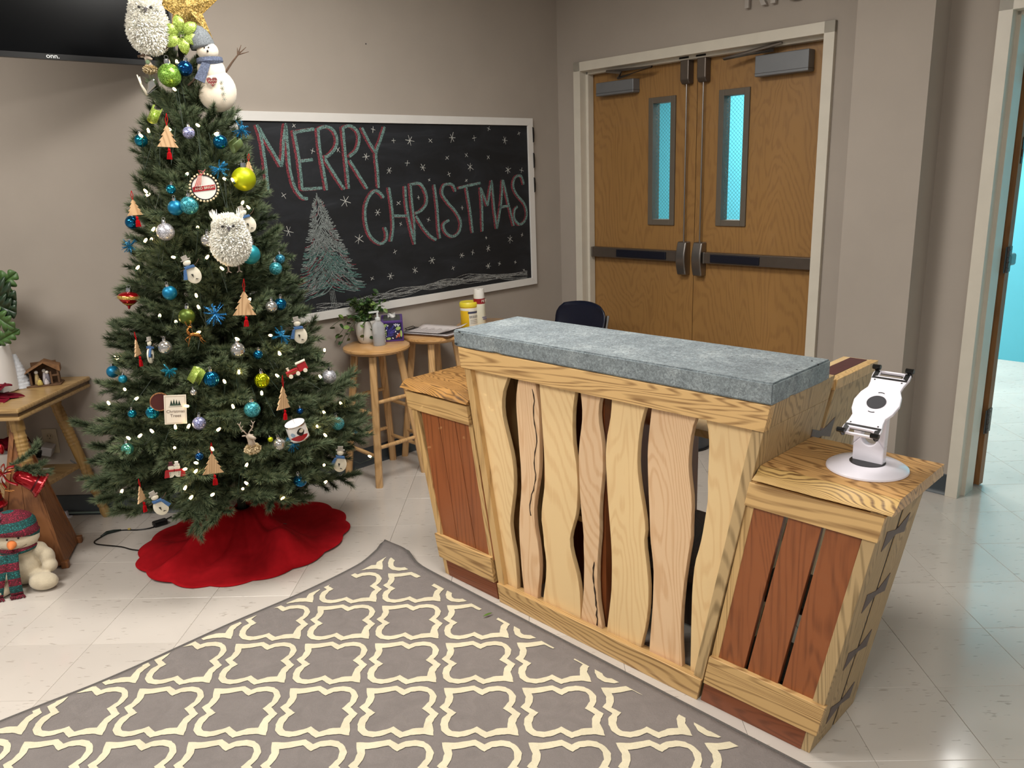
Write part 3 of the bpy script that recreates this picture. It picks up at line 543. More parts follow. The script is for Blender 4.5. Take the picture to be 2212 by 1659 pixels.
for k,(Lx,Rx_) in enumerate(WAVY):
    poly=[(x,z) for x,z in zip(Lx,zs)]+[(x,z) for x,z in list(zip(Rx_,zs))[::-1]]
    n=len(zs); y0,y1=.026,.045; mb=MB()
    vs=[(x,y,z) for y in (y0,y1) for x,z in zip(Lx,zs)]+[(x,y,z) for y in (y0,y1) for x,z in zip(Rx_,zs)]
    f=[]
    for i in range(n-1):
        f+= [(i,i+1,2*n+i+1,2*n+i),(n+i,3*n+i,3*n+i+1,n+i+1),(i,n+i,n+i+1,i+1),(2*n+i,2*n+i+1,3*n+i+1,3*n+i)]
    f+=[(0,2*n,3*n,n),(n-1,2*n-1,4*n-1,3*n-1)]
    mb.add(vs,f); o=mb.build('wavy_slat',mapp if k in (1,3,5) else mapz,desk,bevel=.0012)
    if k==1:
        cr_=MB()
        pts=[(.40,.905),(.404,.83),(.398,.78),(.402,.71),(.396,.62),(.392,.52)]
        xr=lambda z: Rx_[min(29,max(0,int((.93-z)/.89*29)))]
        P=[(xr(z)-.018+.006*math.sin(z*40),y0-.0006,z) for z in [.84-.02*i for i in range(24)]]
        cr_.tube(P,[.0008+.0016*abs(math.sin(i*1.3)) for i in range(24)],6); cr_.build('crack',mat('bark_crack','2b1a10',.8,noise=.2),o)
    if k==3:
        cr_=MB(); P=[(Rx_[min(29,int((.93-z)/.89*29))]-.012-.004*math.sin(z*30),y0-.0006,z) for z in [.30-.012*i for i in range(20)]]
        cr_.tube(P,[.001+.0022*abs(math.sin(i*.9)) for i in range(20)],6); cr_.build('crack',mat('bark_crack','2b1a10',.8),o)
# inside the centre unit
MB().box(.50,.522,.06,.385,.02,.94).build('inner_divider',mahz,desk)
MB().box(.745,.767,.06,.60,.02,.90).build('inner_divider',mahz,desk)
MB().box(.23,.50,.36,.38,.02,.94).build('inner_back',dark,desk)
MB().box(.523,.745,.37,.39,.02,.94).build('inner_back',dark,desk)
MB().box(.523,.745,.10,.37,.38,.40).build('inner_shelf',oakx,desk)
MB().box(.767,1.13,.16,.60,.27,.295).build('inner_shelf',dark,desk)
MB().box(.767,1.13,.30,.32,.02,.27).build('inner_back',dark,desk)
# working surface behind the stone top
board('work_surface',[(cl(.70)+.034,.70),(cr(.70)-.034,.70),(cr(.725)-.034,.725),(cl(.725)+.034,.725)],.30,.69,maply,desk)
for f_,s_ in ((cr,-1),): board('cap_board',[(f_(.90)+s_*.004,.90),(f_(.90)+s_*.105,.90),(f_(.925)+s_*.105,.925),(f_(.925)+s_*.004,.925)],.39,.70,maply,desk)
vs=[]; 
x0=cr(.90); MB().box(x0-.075,x0-.022,.39,.69,.9255,.9265).build('inlay_strip',purp,desk)
board('edge_strip',[(cr(.893)-.022,.893),(cr(.893)+.004,.893),(cr(.9268)+.004,.9268),(cr(.9268)-.022,.9268)],.405,.70,oakz,desk)
# stone top
st=MB(); NX,NY=96,26; x0,x1,y0,y1=.137,1.349,-.004,.322; z0,z1=.946,1.004
import random as R_
rg=R_.Random(5)
bm=bmesh.new(); bmesh.ops.create_cube(bm,size=1)
for v in bm.verts: v.co=Vector(((x0+x1)/2+v.co.x*(x1-x0),(y0+y1)/2+v.co.y*(y1-y0),(z0+z1)/2+v.co.z*(z1-z0)))
bmesh.ops.bevel(bm,geom=[e for e in bm.edges],offset=.0045,segments=2,affect='EDGES')
bmesh.ops.subdivide_edges(bm,edges=[e for e in bm.edges if e.calc_length()>.1],cuts=40,use_grid_fill=True)
from mathutils import noise as NZ
for v in bm.verts:
    p_=v.co; n_=NZ.noise(p_*9)*.0022+NZ.noise(p_*40)*.0012
    c_=min(abs(p_.x-x0),abs(p_.x-x1))+min(abs(p_.y-y0),abs(p_.y-y1))+min(abs(p_.z-z0),abs(p_.z-z1))
    ch=max(0,NZ.noise(p_*28+Vector((3,1,7)))-.25)*.016*(1 if c_<.34 and (min(abs(p_.y-y0),abs(p_.y-y1))<.012 or min(abs(p_.x-x0),abs(p_.x-x1))<.012) else 0)
    d_=(Vector(((x0+x1)/2,(y0+y1)/2,(z0+z1)/2))-p_); d_.x*=.25
    v.co=p_+d_.normalized()*(n_*.35+ch)
me=bpy.data.meshes.new('slab'); bm.to_mesh(me); bm.free()
def stone():
    m,nt,b=nodes('sealed_concrete'); v=coords(nt,rnd=False)
    n1=N(nt,'ShaderNodeTexNoise',Scale=7.,Detail=6.,Roughness=.7); nt.links.new(v,n1.inputs['Vector'])
    n2=N(nt,'ShaderNodeTexNoise',Scale=95.,Detail=8.,Roughness=.85,Distortion=1.2); nt.links.new(v,n2.inputs['Vector'])
    c1=ramp(nt,n1.outputs[0],[(.3,lin('727b80')),(.5,lin('848e93')),(.72,lin('a0a9ac'))])
    c2=ramp(nt,n2.outputs[0],[(.38,(.38,.39,.40,1)),(.5,(.88,.88,.88,1)),(.61,(1.5,1.5,1.48,1))])
    mm=N(nt,'ShaderNodeMix'); mm.data_type='RGBA'; mm.blend_type='MULTIPLY'; mm.inputs[0].default_value=.9; mm.clamp_result=False
    nt.links.new(c1,mm.inputs[6]); nt.links.new(c2,mm.inputs[7]); nt.links.new(mm.outputs[2],b.inputs['Base Color'])
    b.inputs['Roughness'].default_value=.48; bump(nt,b,n2.outputs[0],.5,.0015); return m
me.materials.append(stone()); me.polygons.foreach_set('use_smooth',[True]*len(me.polygons)); me.set_sharp_from_angle(angle=.45); me.update()
top=link('countertop',me); tag(top,'thick grey concrete slab on top of the reception desk','countertop'); top.matrix_world=DK
# chips on the slab corners
for (x,y,z,r) in ((x0+.035,y0+.0,z1-.004,.006),(x0+.015,y0-.001,z0+.01,.008),(x0+.05,y0,z1-.012,.004),(x1-.02,.16,z1-.001,.004),(x1-.006,.25,z1-.002,.005),(x1-.03,.27,z1,.003)):
    MB().ball((x,y,z),(r,.0022 if y<.01 else r*.6,.0022 if y>.01 else r*.5),8,6).build('chip',mat('chip_dark','23282b',.8,noise=.2),top)
# ---- wings
def wing(root,fo,fi,sg,slats,gapc,topm,edgem,tx0,tx1,zt0=.735,zt1=.766,zr=.70):
    """fo outer face(z), fi inner face(z); sg=+1 outer side at right"""
    slab_o=lambda n,y0,y1: slab_side(n,fo,-sg,0,.733,y0,y1,ashz if sg>0 else oakz,root)
    slab_o('side_plank',.008,.145); slab_o('side_plank',.160,.292)
    board('gap_shade',[(fo(0.004)-sg*.0015,.004),(fo(.004)-sg*.02,.004),(fo(.73)-sg*.02,.73),(fo(.73)-sg*.0015,.73)],.1455,.1595,mat('gap_shade_brown','2c2013',.7,noise=.2),root,bv=0)  # added dark strip between the planks, coloured as shade in the open gap
    slab_side('inner_side',fi,sg,.07,.733,.012,.16,oakz,root,t=.022)
    for zc in (.632,.45,.268,.088):
        pts=[(.075,zc-.028),(.140,zc-.010),(.160,zc-.010),(.226,zc-.028),(.226,zc+.028),(.160,zc+.010),(.140,zc+.010),(.075,zc+.028)]
        k=MB(); d=sg*.0015
        vs=[(fo(z)+d,y,z) for y,z in pts]+[(fo(z)-sg*.012,y,z) for y,z in pts]
        k.add(vs,[tuple(range(8)),tuple(range(8,16))[::-1]]+[(i,(i+1)%8,8+(i+1)%8,8+i) for i in range(8)]); k.build('butterfly_key',wen,root)
    a=lambda z: fi(z); b_=lambda z: fo(z)+sg*.006
    board('top_rail',[(a(.66),.66),(b_(.66),.66),(b_(.728),.728),(a(.728),.728)],-.002,.018,oakx,root)
    board('bottom_rail',[(a(.068),.068),(b_(.068),.068),(b_(.163),.163),(a(.163),.163)],-.002,.018,oakx,root)
    board('plinth',[(a(.0),.0),(fo(0)-sg*.024,.0),(fo(.068)-sg*.024,.068),(a(.068),.068)],.006,.024,mahx,root)
    for (t0,t1,c0,c1) in slats:   # top x0,x1 ; bottom x0,x1
        f=lambda z,t,c: c+(t-c)*(z-.165)/(.658-.165)
        board('slat',[(f(.15,t0,c0),.15),(f(.15,t1,c1),.15),(f(.68,t1,c1+0) ,.68),(f(.68,t0,c0),.68)],.014,.032,mahz,root,bv=.001)
    lo,hi=(fi,fo) if sg>0 else (fo,fi)
    for (z,t) in ((.345,.02),(.10,.02)):
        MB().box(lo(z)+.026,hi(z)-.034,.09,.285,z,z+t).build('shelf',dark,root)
    # live edge top: cross-section rings from left to right
    mb=MB(); n=56; rg=R_.Random(3 if sg>0 else 8)
    for i in range(n+1):
        x=tx0+(tx1-tx0)*i/n; nz=NZ.noise(Vector((x*9,sg*3,0)))*.011+NZ.noise(Vector((x*40,sg,0)))*.0035
        nz2=NZ.noise(Vector((x*14,sg*3,4)))*.008
        front=.028+nz+(.012 if sg>0 else 0)
        mb.v += [(x,.338,zt0),(x,.338,zt1),(x,front,zt1),(x,front-.010+nz2*.4,zt1-.005-abs(nz2)*.3),(x,front-.022+nz2,(zt0+zt1)/2),(x,-.008+nz2*.7,zt0+.004),(x,.0+nz2*.5,zt0)]
    for i in range(n):
        for k in range(7):
            a0=i*7+k; a1=i*7+(k+1)%7; mb.f.append((a0,a1,a1+7,a0+7)); mb.m.append(1 if k in (2,3,4,5) else 0)
    mb.f.append(tuple(range(7))[::-1]); mb.m.append(0); mb.f.append(tuple(range(n*7,n*7+7))); mb.m.append(0)
    mb.build('top_board',[topm,edgem],root,smooth=True)
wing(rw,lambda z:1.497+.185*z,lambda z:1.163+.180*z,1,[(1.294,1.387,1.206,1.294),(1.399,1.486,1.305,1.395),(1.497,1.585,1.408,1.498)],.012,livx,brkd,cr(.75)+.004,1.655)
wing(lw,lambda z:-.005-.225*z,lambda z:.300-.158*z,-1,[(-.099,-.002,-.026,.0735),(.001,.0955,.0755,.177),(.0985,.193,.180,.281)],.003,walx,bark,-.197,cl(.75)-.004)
# ---- tablet holder on the right wing
hp=DK@Vector((1.519,.185,.766))
th_=thing('tablet_stand','white plastic tablet stand with round base and black clamp corners','tablet stand',hp,math.radians(-43.6))
wp=M_['whiteplas']; bk=M_['black']
MB().lathe([(.002,0),(.096,0),(.099,.003),(.098,.007),(.088,.013),(.06,.018),(.045,.019),(.001,.019)],48).build('base_disc',wp,th_,smooth=True)
MB().lathe([(.001,.0185),(.043,.0188),(.043,.0205),(.001,.0205)],40).build('swivel_ring',bk,th_,smooth=True)
col=MB(); 
# column: two uprights joined by a curved web (arch-shaped hole)
po=[(-.038,.018),(.038,.018),(.038,.06),(.040,.16),(.032,.205),(-.032,.205),(-.040,.16),(-.038,.06)]
hole=[(.019*math.cos(a),.085+.021*math.sin(a)*1.0) for a in [PI+PI*i/10 for i in range(11)]]+[(.019,.155),(-.019,.155)]
outer=[(-.038,.018),(0,.018),(.038,.018),(.038,.06),(.039,.10),(.040,.16),(.035,.20),(0,.205),(-.035,.20),(-.040,.16),(-.039,.10),(-.038,.06)]
# build as strips: left bar, right bar, bottom web
def arc_col(y0,y1):
    n=10; L_=[(-.038,.018)]+[(-.039,.06+.1*i/n) for i in range(n+1)]
    col.prism([(-.038,.018),(.038,.018),(.0385,.062),(.0195,.085)]+[(.0195*math.cos(a),.085+.022*math.sin(a)) for a in [-PI*i/10 for i in range(1,10)]]+[(-.0195,.085),(-.0385,.062)],y0,y1,'xz')
    col.prism([(-.0385,.062),(-.0195,.085),(-.0195,.13),(-.03,.162),(-.040,.15)],y0,y1,'xz')
    col.prism([(.0385,.062),(.040,.15),(.03,.162),(.0195,.13),(.0195,.085)],y0,y1,'xz')
    col.prism([(-.03,.162),(-.0195,.13),(.0195,.13),(.03,.162)],y0,y1,'xz')
arc_col(-.004,.020)
col.build('column',wp,th_,bevel=.003)
pe=bpy.data.objects.new('holder_plate',None)
PL=T(.007,-.012,.188)@RX(-math.radians(59-0))  # plate local: x width, z up along plate, -y face
PL=T(.011,-.002,.176)@RX(math.radians(-59))
h=.114
half=[(.0,-h),(.036,-h),(.0445,-h+.004),(.046,-h+.02),(.041,-h+.045),(.040,-.05),(.050,-.03),(.0555,0),(.050,.03),(.040,.05),(.041,h-.045),(.046,h-.02),(.0445,h-.004),(.036,h),(0,h)]
hx=half[1:-1]
# outline with rectangular end windows: build left strip, right strip, centre, bars
pl=MB()
poly=[(x,z) for x,z in hx if abs(z)<=h-.018]+[(-x,z) for x,z in hx[::-1] if abs(z)<=h-.018]
pl.prism(poly,-.004,.004,'xz')
for s in (-1,1):
    zz0,zz1=s*(h-.0201),s*h
    for sx in (-1,1): pl.prism([(sx*.029,zz0),(sx*.046,zz0),(sx*.045,zz1-s*.003),(sx*.037,zz1),(sx*.029,zz1)],-.004,.004,'xz')
    pl.prism([(-.029,zz1-s*.005),(.029,zz1-s*.005),(.029,zz1),(-.029,zz1)],-.004,.004,'xz')
xf(pl,PL); plate=pl.build('holder_plate',wp,th_,bevel=.0015)
tr=MB()
for s in (-1,1):
    z0_,z1_=s*(h-.027),s*(h-.003)
    for sx in (-1,1): tr.prism([(sx*.031,z0_+s*.006),(sx*.043,z0_+s*.0),(sx*.043,z1_),(sx*.031,z1_)],-.0048,-.0038,'xz')
    tr.prism([(-.043,z0_-s*.004),(.043,z0_-s*.004),(.043,z0_+s*.002),(-.043,z0_+s*.002)],-.0048,-.0038,'xz')
    tr.prism([(-.026,z1_-s*.0115),(.026,z1_-s*.0115),(.026,z1_-s*.0095),(-.026,z1_-s*.0095)],-.0048,-.0038,'xz')
xf(tr,PL); tr.build('rubber_pad',bk,plate)
ctr=MB().lathe([(.001,0),(.0225,0),(.0225,.002),(.001,.002)],36,M=PL@RX(PI/2)@T(0,0,.0035)); ctr.build('centre_pad',mat('charcoal_pad','2e2d33',.6,noise=.1),plate)
sl=MB()
for s in (-1,1):
    pts=[(.013*math.sin(a)*1.2,-.0045,s*(.031+.004*math.cos(a*2))) for a in [-.5+i*.125 for i in range(9)]]; sl.tube(pts,.0011,6)
    for sx in (-1,1): sl.tube([(sx*.033,-.0045,s*(h-.036)),(sx*.033,-.0038,s*(h-.036))],.0022,8)
xf(sl,PL); sl.build('slot',bk,plate)
for s in (-1,1):
    for sx in (-1,1):
        cb=MB(); cb.tube([(sx*.031,-.012,s*(h+.002)),(sx*.050,-.012,s*(h+.002))],.0065,10); cb.tube([(sx*.040,-.012,s*(h+.002)),(sx*.040,.004,s*(h-.002))],.006,8)
        xf(cb,PL); cb.build('clamp_foot',mat('gloss_black','060607',.12,noise=.1),plate,smooth=True)
MB().tube([(.0,.016,.145),(.008,.012,.165)],.012,12).build('tilt_joint',wp,th_,smooth=True)
# ---------------------------------------------------------------- rug
eR=Vector((.715,-.699)); eL=Vector((-.699,-.715)); RC=Vector((1.521,.062))
def s0(t): 
    ts=[0,.06,.15,.30,.5,.85,1.2,1.5,1.9]; ss=[-.005,.03,.05,.060,.072,.085,.088,.078,.07]
    for i in range(len(ts)-1):
        if t<=ts[i+1]: return ss[i]+(ss[i+1]-ss[i])*(t-ts[i])/(ts[i+1]-ts[i])
    return ss[-1]
def t0(s): return -.03*math.exp(-((s-.11)/.07)**2)
def rz_(s,t):
    s=max(s,0); t=max(t,0)
    c=math.exp(-((s/.14)**2+(t/.11)**2))*.030
    wv=.006*math.exp(-((s-s0(t))/.10)**2)*(.5+.5*math.sin(t*9+1))
    return .009+c+wv
def rp(s,t,dz=0):
    q=RC+eR*s+eL*t; return (q.x,q.y,rz_(s,t)+dz)
def carpet(name,col,dk_,sc=900):
    m,nt,b=nodes(name); v=coords(nt,rnd=False); n=N(nt,'ShaderNodeTexNoise',Scale=float(sc),Detail=3.); nt.links.new(v,n.inputs['Vector'])
    n2=N(nt,'ShaderNodeTexNoise',Scale=14.,Detail=5.,Roughness=.65,Distortion=1.0); nt.links.new(v,n2.inputs['Vector'])
    n3=N(nt,'ShaderNodeTexNoise',Scale=90.,Detail=4.,Distortion=1.5); nt.links.new(v,n3.inputs['Vector'])
    c=ramp(nt,n.outputs[0],[(.3,lin(dk_)),(.65,lin(col))]); 
    hs=N(nt,'ShaderNodeHueSaturation'); mr=N(nt,'ShaderNodeMapRange'); mr.inputs[1].default_value=.3; mr.inputs[2].default_value=.7; mr.inputs[3].default_value=.9; mr.inputs[4].default_value=1.08
    nt.links.new(n2.outputs[0],mr.inputs[0]); nt.links.new(mr.outputs[0],hs.inputs['Value']); nt.links.new(c,hs.inputs['Color']); nt.links.new(hs.outputs[0],b.inputs['Base Color'])
    b.inputs['Roughness'].default_value=.95; b.inputs['Specular IOR Level'].default_value=.1
    ad=N(nt,'ShaderNodeMath',operation='MULTIPLY'); nt.links.new(n3.outputs[0],ad.inputs[0]); nt.links.new(n2.outputs[0],ad.inputs[1])
    bump(nt,b,ad.outputs[0],.55,.006); return m
rug=MB(); NS,NT=120,92; SM,TM=2.45,1.85
for j in range(NT+1):
    t=TM*j/NT
    for i in range(NS+1):
        a=i/NS; s=s0(t)+(SM-s0(t))*a; tt=t0(s)*(1-j/NT)**8+t
        rug.v.append(rp(s,tt))
for j in range(NT):
    for i in range(NS):
        a=j*(NS+1)+i; rug.f.append((a,a+NS+1,a+NS+2,a+1)); rug.m.append(0)
ro=rug.build('area_rug',carpet('rug_grey_pile','87807d','6d6765'),smooth=2)
so=ro.modifiers.new('thick','SOLIDIFY'); so.thickness=.008; so.offset=-1
tag(ro,'grey rug with cream trellis pattern in front of the reception desk','rug')
# bound edge
be=MB(); be.tube([(*rp(s0(TM*j/60),TM*j/60)[:2],rp(s0(TM*j/60),TM*j/60)[2]-.003) for j in range(60,-1,-1)]+[(*rp(SM*i/60,t0(SM*i/60))[:2],rp(SM*i/60,t0(SM*i/60))[2]-.003) for i in range(3,61)],.0055,8)
be.build('binding',mat('rug_binding','5a5653',.9,noise=.15,nscale=300),ro,smooth=True)
la=Vector((.2400,-.0052)); lb=Vector((.0205,-.2412)); O0=Vector((1.6131,-.6524))
def dens(poly,step=.008,jit=.0011,seed=0):
    rr=R_.Random(seed); out=[]; n=len(poly)
    for i in range(n):
        a=Vector(poly[i]); b=Vector(poly[(i+1)%n]); k=max(1,int((b-a).length/step))
        nn=Vector((-(b-a).y,(b-a).x)).normalized()
        for q in range(k): out.append(a+(b-a)*q/k+nn*(rr.uniform(-jit,jit) if q else 0))
    return out
bm=bmesh.new()
def loop(bm,pts):
    vs=[bm.verts.new((p.x,p.y,0)) for p in pts]; return [bm.edges.new((vs[i],vs[(i+1)%len(vs)])) for i in range(len(vs))]
ed=loop(bm,dens(RUG_OUT))+loop(bm,dens(RUG_IN,seed=3))
bmesh.ops.triangle_fill(bm,edges=ed,use_beauty=True)
cm=bpy.data.meshes.new('cell'); bm.to_mesh(cm); bm.free()
bm=bmesh.new()
for i in range(-12,16):
    for j in range(-8,9):
        o=O0+la*i+lb*j; ctr=o+la*.5+lb*.5-RC; s=ctr.dot(eR); t=ctr.dot(eL)
        if -.1<s<SM-.1 and -.1<t<TM-.1:
            k=len(bm.verts); bm.from_mesh(cm); bm.verts.ensure_lookup_table()
            for v in bm.verts[k:]: v.co.x+=o.x; v.co.y+=o.y
def cut(co_,no_):
    bmesh.ops.bisect_plane(bm,geom=bm.verts[:]+bm.edges[:]+bm.faces[:],plane_co=(co_.x,co_.y,0),plane_no=(no_.x,no_.y,0),clear_inner=True)
cut(RC+eR*.10,eR); cut(RC+eL*.055,eL); cut(RC+eR*(SM-.02),-eR); cut(RC+eL*(TM-.02),-eL)
for v in bm.verts:
    q=Vector((v.co.x,v.co.y))-RC; s,t=q.dot(eR),q.dot(eL); v.co.z=rz_(s,t)+.0022
me=bpy.data.meshes.new('trellis'); bm.to_mesh(me); bm.free(); me.materials.append(carpet('rug_cream_pile','ded6bd','c6bda2'))
po_=link('trellis_pattern',me,ro)
# small green leaf on the rug
lf=MB(); a=floor_p=(1.862,-.520)
lf.v=[(0,0,0),(.012,.004,.002),(.026,.003,.003),(.04,0,.001),(.026,-.005,.002),(.012,-.005,.001)]; lf.f=[(0,1,2,3,4,5)]; lf.m=[0]
lo=lf.build('fallen_leaf',mat('leaf_green','4f6d24',.5,noise=.2)); lo.location=(1.97,-.505,.0165); lo.rotation_euler=(0,0,.6); so=lo.modifiers.new('s','SOLIDIFY'); so.thickness=.0006
tag(lo,'single small green leaf lying on the rug','leaf')
# ---------------------------------------------------------------- tree skirt
sk=MB(); NR,NT2=26,224; cx,cy=.875,.195
for i in range(NR+1):
    q=i/NR
    for k in range(NT2):
        a=2*PI*k/NT2; sc=.425+.018*abs(math.sin(a*8))+.012*math.sin(a*2+.6)
        r=.03+(sc-.03)*q
        f1=NZ.noise(Vector((math.cos(a)*1.7,math.sin(a)*1.7,r*3)))
        hump=.15*math.exp(-((r-.03)/.10)**2)
        fold=(.055*max(0,math.sin(a*3+1+r*7))**2+.03*abs(f1))*math.sin(min(1,q*1.02)*PI)**.8*(1 if q<.97 else 0)
        edge=.010*max(0,math.sin(a*3+2.0))*(q**3)
        # big ridge toward the viewer left of centre
        d=abs(((a-(-2.15)+PI)%(2*PI))-PI); ridge=.085*math.exp(-(d/.13)**2)*math.sin(min(1,q)*PI)
        d=abs(((a-(-.75)+PI)%(2*PI))-PI); ridge2=.10*math.exp(-(d/.20)**2)*math.sin(min(1,q**1.6)*PI)
        sk.v.append((cx+r*math.cos(a),cy+r*math.sin(a),.005+hump+fold+edge+ridge+ridge2))
for i in range(NR):
    for k in range(NT2):
        a=i*NT2+k; b=i*NT2+(k+1)%NT2; sk.f.append((a,b,b+NT2,a+NT2)); sk.m.append(0)
sko=sk.build('tree_skirt',mat('red_felt','a8161e',.95,noise=.12,nscale=30,bmp=.2,bscale=500,spec=.08),smooth=2)
so=sko.modifiers.new('s','SOLIDIFY'); so.thickness=.003; so.offset=1
tag(sko,'round red felt tree skirt with scalloped edge under the Christmas tree','tree skirt')
# ---------------------------------------------------------------- Christmas tree
AX,AY=.87,.20
tree=thing('christmas_tree','tall green artificial Christmas tree with decorations in the corner','tree',(AX,AY,0))
MB().lathe([(.018,.01),(.018,1.2),(.012,2.02),(.002,2.08)],10).build('trunk',mat('trunk_dark','1c2016',.9,noise=.2),tree)
st_=MB()
for k in range(3):
    a=k*2*PI/3+.5; st_.tube([(0,0,.11),(.12*math.cos(a),.12*math.sin(a),.05),(.2*math.cos(a),.2*math.sin(a),.010)],.008,6)
st_.build('stand',mat('stand_green','18251b',.5,noise=.1),tree)
def needle_mat():
    m,nt,b=nodes('fir_needles'); at=N(nt,'ShaderNodeVertexColor'); at.layer_name='Col'
    oi=N(nt,'ShaderNodeObjectInfo'); mr=N(nt,'ShaderNodeMapRange'); mr.inputs[3].default_value=.75; mr.inputs[4].default_value=1.25
    nt.links.new(oi.outputs['Random'],mr.inputs[0]); hs=N(nt,'ShaderNodeHueSaturation')
    nt.links.new(at.outputs[0],hs.inputs['Color']); nt.links.new(mr.outputs[0],hs.inputs['Value']); nt.links.new(hs.outputs[0],b.inputs['Base Color'])
    b.inputs['Roughness'].default_value=.55; b.inputs['Specular IOR Level'].default_value=.15; return m
nm=needle_mat()
def branch_mesh(L,seed):
    rr=R_.Random(seed); mb=MB(); col=[]
    def needles(p0,p1,dens,nl,curl=0):
        d=(p1-p0); ln=d.length; d.normalize(); n=int(ln*dens)
        ref=Vector((0,0,1)) if abs(d.z)<.9 else Vector((1,0,0)); ux=d.cross(ref).normalized(); uy=d.cross(ux)
        for i in range(n):
            t=(i+rr.random())/n; a=rr.uniform(0,2*PI); sp=rr.uniform(.45,.95)*(1-.45*(t>.9))
            dr=(d*math.cos(sp)+(ux*math.cos(a)+uy*math.sin(a))*math.sin(sp)); dr.z+=.12; dr.normalize()
            l=nl*rr.uniform(.7,1.15); base=p0+(p1-p0)*t; sd=dr.cross(Vector((rr.uniform(-1,1),rr.uniform(-1,1),rr.uniform(-1,1)))).normalized()*.0011
            o=len(mb.v); mb.v += [tuple(base-sd),tuple(base+sd),tuple(base+dr*l+sd*.35)]; mb.f.append((o,o+1,o+2)); mb.m.append(0)
            k=rr.random(); g=(.024+.018*k,.048+.030*k,.028+.012*k,1); tip=(.12+.14*k,.16+.14*k,.09+.075*k,1)
            col.extend([g,g,tip])
    def twig(p0,p1,r):
        o=len(mb.v); mb.tube([p0,p1],r,4,cap=False); col.extend([(.045,.038,.022,1)]*(len(mb.v)-o))
    pts=[Vector((L*t,.012*math.sin(seed+t*3)*L*3,-.05*L*math.sin(t*PI)+.07*L*t*t)) for t in (0,.25,.5,.75,1)]
    for a,b in zip(pts,pts[1:]): twig(a,b,.0022)
    ds=3300
    for i,(a,b) in enumerate(zip(pts,pts[1:])):
        needles(a,b,ds*(.35 if i==0 and L>.25 else (.6 if i==1 and L>.25 else 1)),.034)
    ns=max(3,int(L/.032)); 
    for k in range(ns):
        t=.22+.72*k/ns; s=1 if k%2 else -1; i=min(3,int(t*4)); p=pts[i]+(pts[i+1]-pts[i])*(t*4-i)
        ln=min(.12,.5*L)*(1-.45*t)*rr.uniform(.8,1.2); an=s*rr.uniform(.5,.9)
        q=p+Vector((math.cos(an),math.sin(an),rr.uniform(-.25,.45))).normalized()*ln
        twig(p,q,.0014); needles(p,q,ds,.032)
    mb.c=col; return mb.mesh('branch',nm)
LV=[.14,.22,.30,.38,.46,.54]
bms={(i,s):branch_mesh(L,i*7+s) for i,L in enumerate(LV) for s in range(3)}
ZR=[.15,.30,.45,.60,.80,1.0,1.2,1.4,1.6,1.8,1.95,2.1]; RRr=[.42,.54,.60,.575,.475,.385,.34,.315,.275,.215,.14,.05]
def Rz(z):
    for i in range(len(ZR)-1):
        if z<=ZR[i+1]: return RRr[i]+(RRr[i+1]-RRr[i])*(z-ZR[i])/(ZR[i+1]-ZR[i])
    return .03
rr=R_.Random(11)
# cumulative placement in z, more branches where the tree is wide
zsamp=[]; zz=.24
NB=298
ws=[(z_,Rz(z_)**1.25+.05) for z_ in [.275+1.755*i/400 for i in range(401)]]
tot=sum(w_ for _,w_ in ws); acc=0; k=0; cum=[]
for z_,w_ in ws:
    acc+=w_/tot; cum.append((acc,z_))
for n in range(NB):
    f=(n+.5)/NB; z_=next(z for c_,z in cum if c_>=f)
    zt=z_; az=n*2.39996+rr.uniform(-.25,.25)
    pit = -.14+ .84*min(1,(zt-.275)/1.6)+rr.uniform(-.15,.15)
    L=Rz(zt)*rr.uniform(.82,1.03); dx,dy=math.cos(az),math.sin(az)
    lim=9
    if dy>.05: lim=min(lim,(.32-.09)/dy)
    c_=(-dx+dy)*.7071
    if c_>.05: lim=min(lim,(.378-.09)/c_)
    if L*math.cos(pit)>lim: L=max(.10,lim/max(.5,math.cos(pit)))
    i=min(range(len(LV)),key=lambda q:abs(LV[q]-L)); me=bms[(i,n%3)]
    z0_=zt-math.sin(pit)*L*.75
    o=link('branch',me,tree,loc=(0,0,max(.14,min(2.03,z0_))),rot=(rr.uniform(-.6,.6),-pit,az)); s=L/LV[i]; o.scale=(s,s,s)
    o.rotation_euler=(Matrix.Rotation(az,3,'Z')@Matrix.Rotation(-pit,3,'Y')@Matrix.Rotation(rr.uniform(-.5,.5),3,'X')).to_euler()
# drooping branch tip at the front
o=link('branch',bms[(1,2)],tree,loc=(.03,-.42,.455)); o.rotation_euler=(Matrix.Rotation(-1.75,3,'Z')@Matrix.Rotation(1.3,3,'Y')).to_euler(); o.scale=(.95,.8,.8)
# fairy lights
lts=thing('fairy_lights','string of small warm white fairy lights wound through the Christmas tree','lights',(AX,AY,0))
bulb_m=mat('warm_bulb','ffd48a',.3,emit=18)
bb_=MB().ball((0,0,.004),(.005,.005,.0105),8,6,0); bb_.lathe([(.003,-.012),(.0042,-.010),(.0042,-.003),(.003,-.001)],6,1)
bme=bb_.mesh('bulb',[bulb_m,mat('bulb_socket','1d3a22',.5)],True)
wr_=MB()
for n,(x,y,z) in enumerate(BULBS):
    d=Vector((CAM_POS[0]-x,CAM_POS[1]-y,0)).normalized()*.03
    p_=Vector((x-AX,y-AY,z))+d
    o=link('bulb',bme,lts,loc=p_,rot=(rr.uniform(-1.2,1.2),rr.uniform(-1.2,1.2),0))
    q=p_*1.0; q2=Vector((p_.x*.75,p_.y*.75,p_.z+.01)); wr_.tube([p_-Vector((0,0,.01)),p_*.93+Vector((rr.uniform(-.02,.02),rr.uniform(-.02,.02),.0)),q2],.0012,4)
wr_.build('wire',mat('wire_green','14261a',.6),lts)['kind']='stuff'
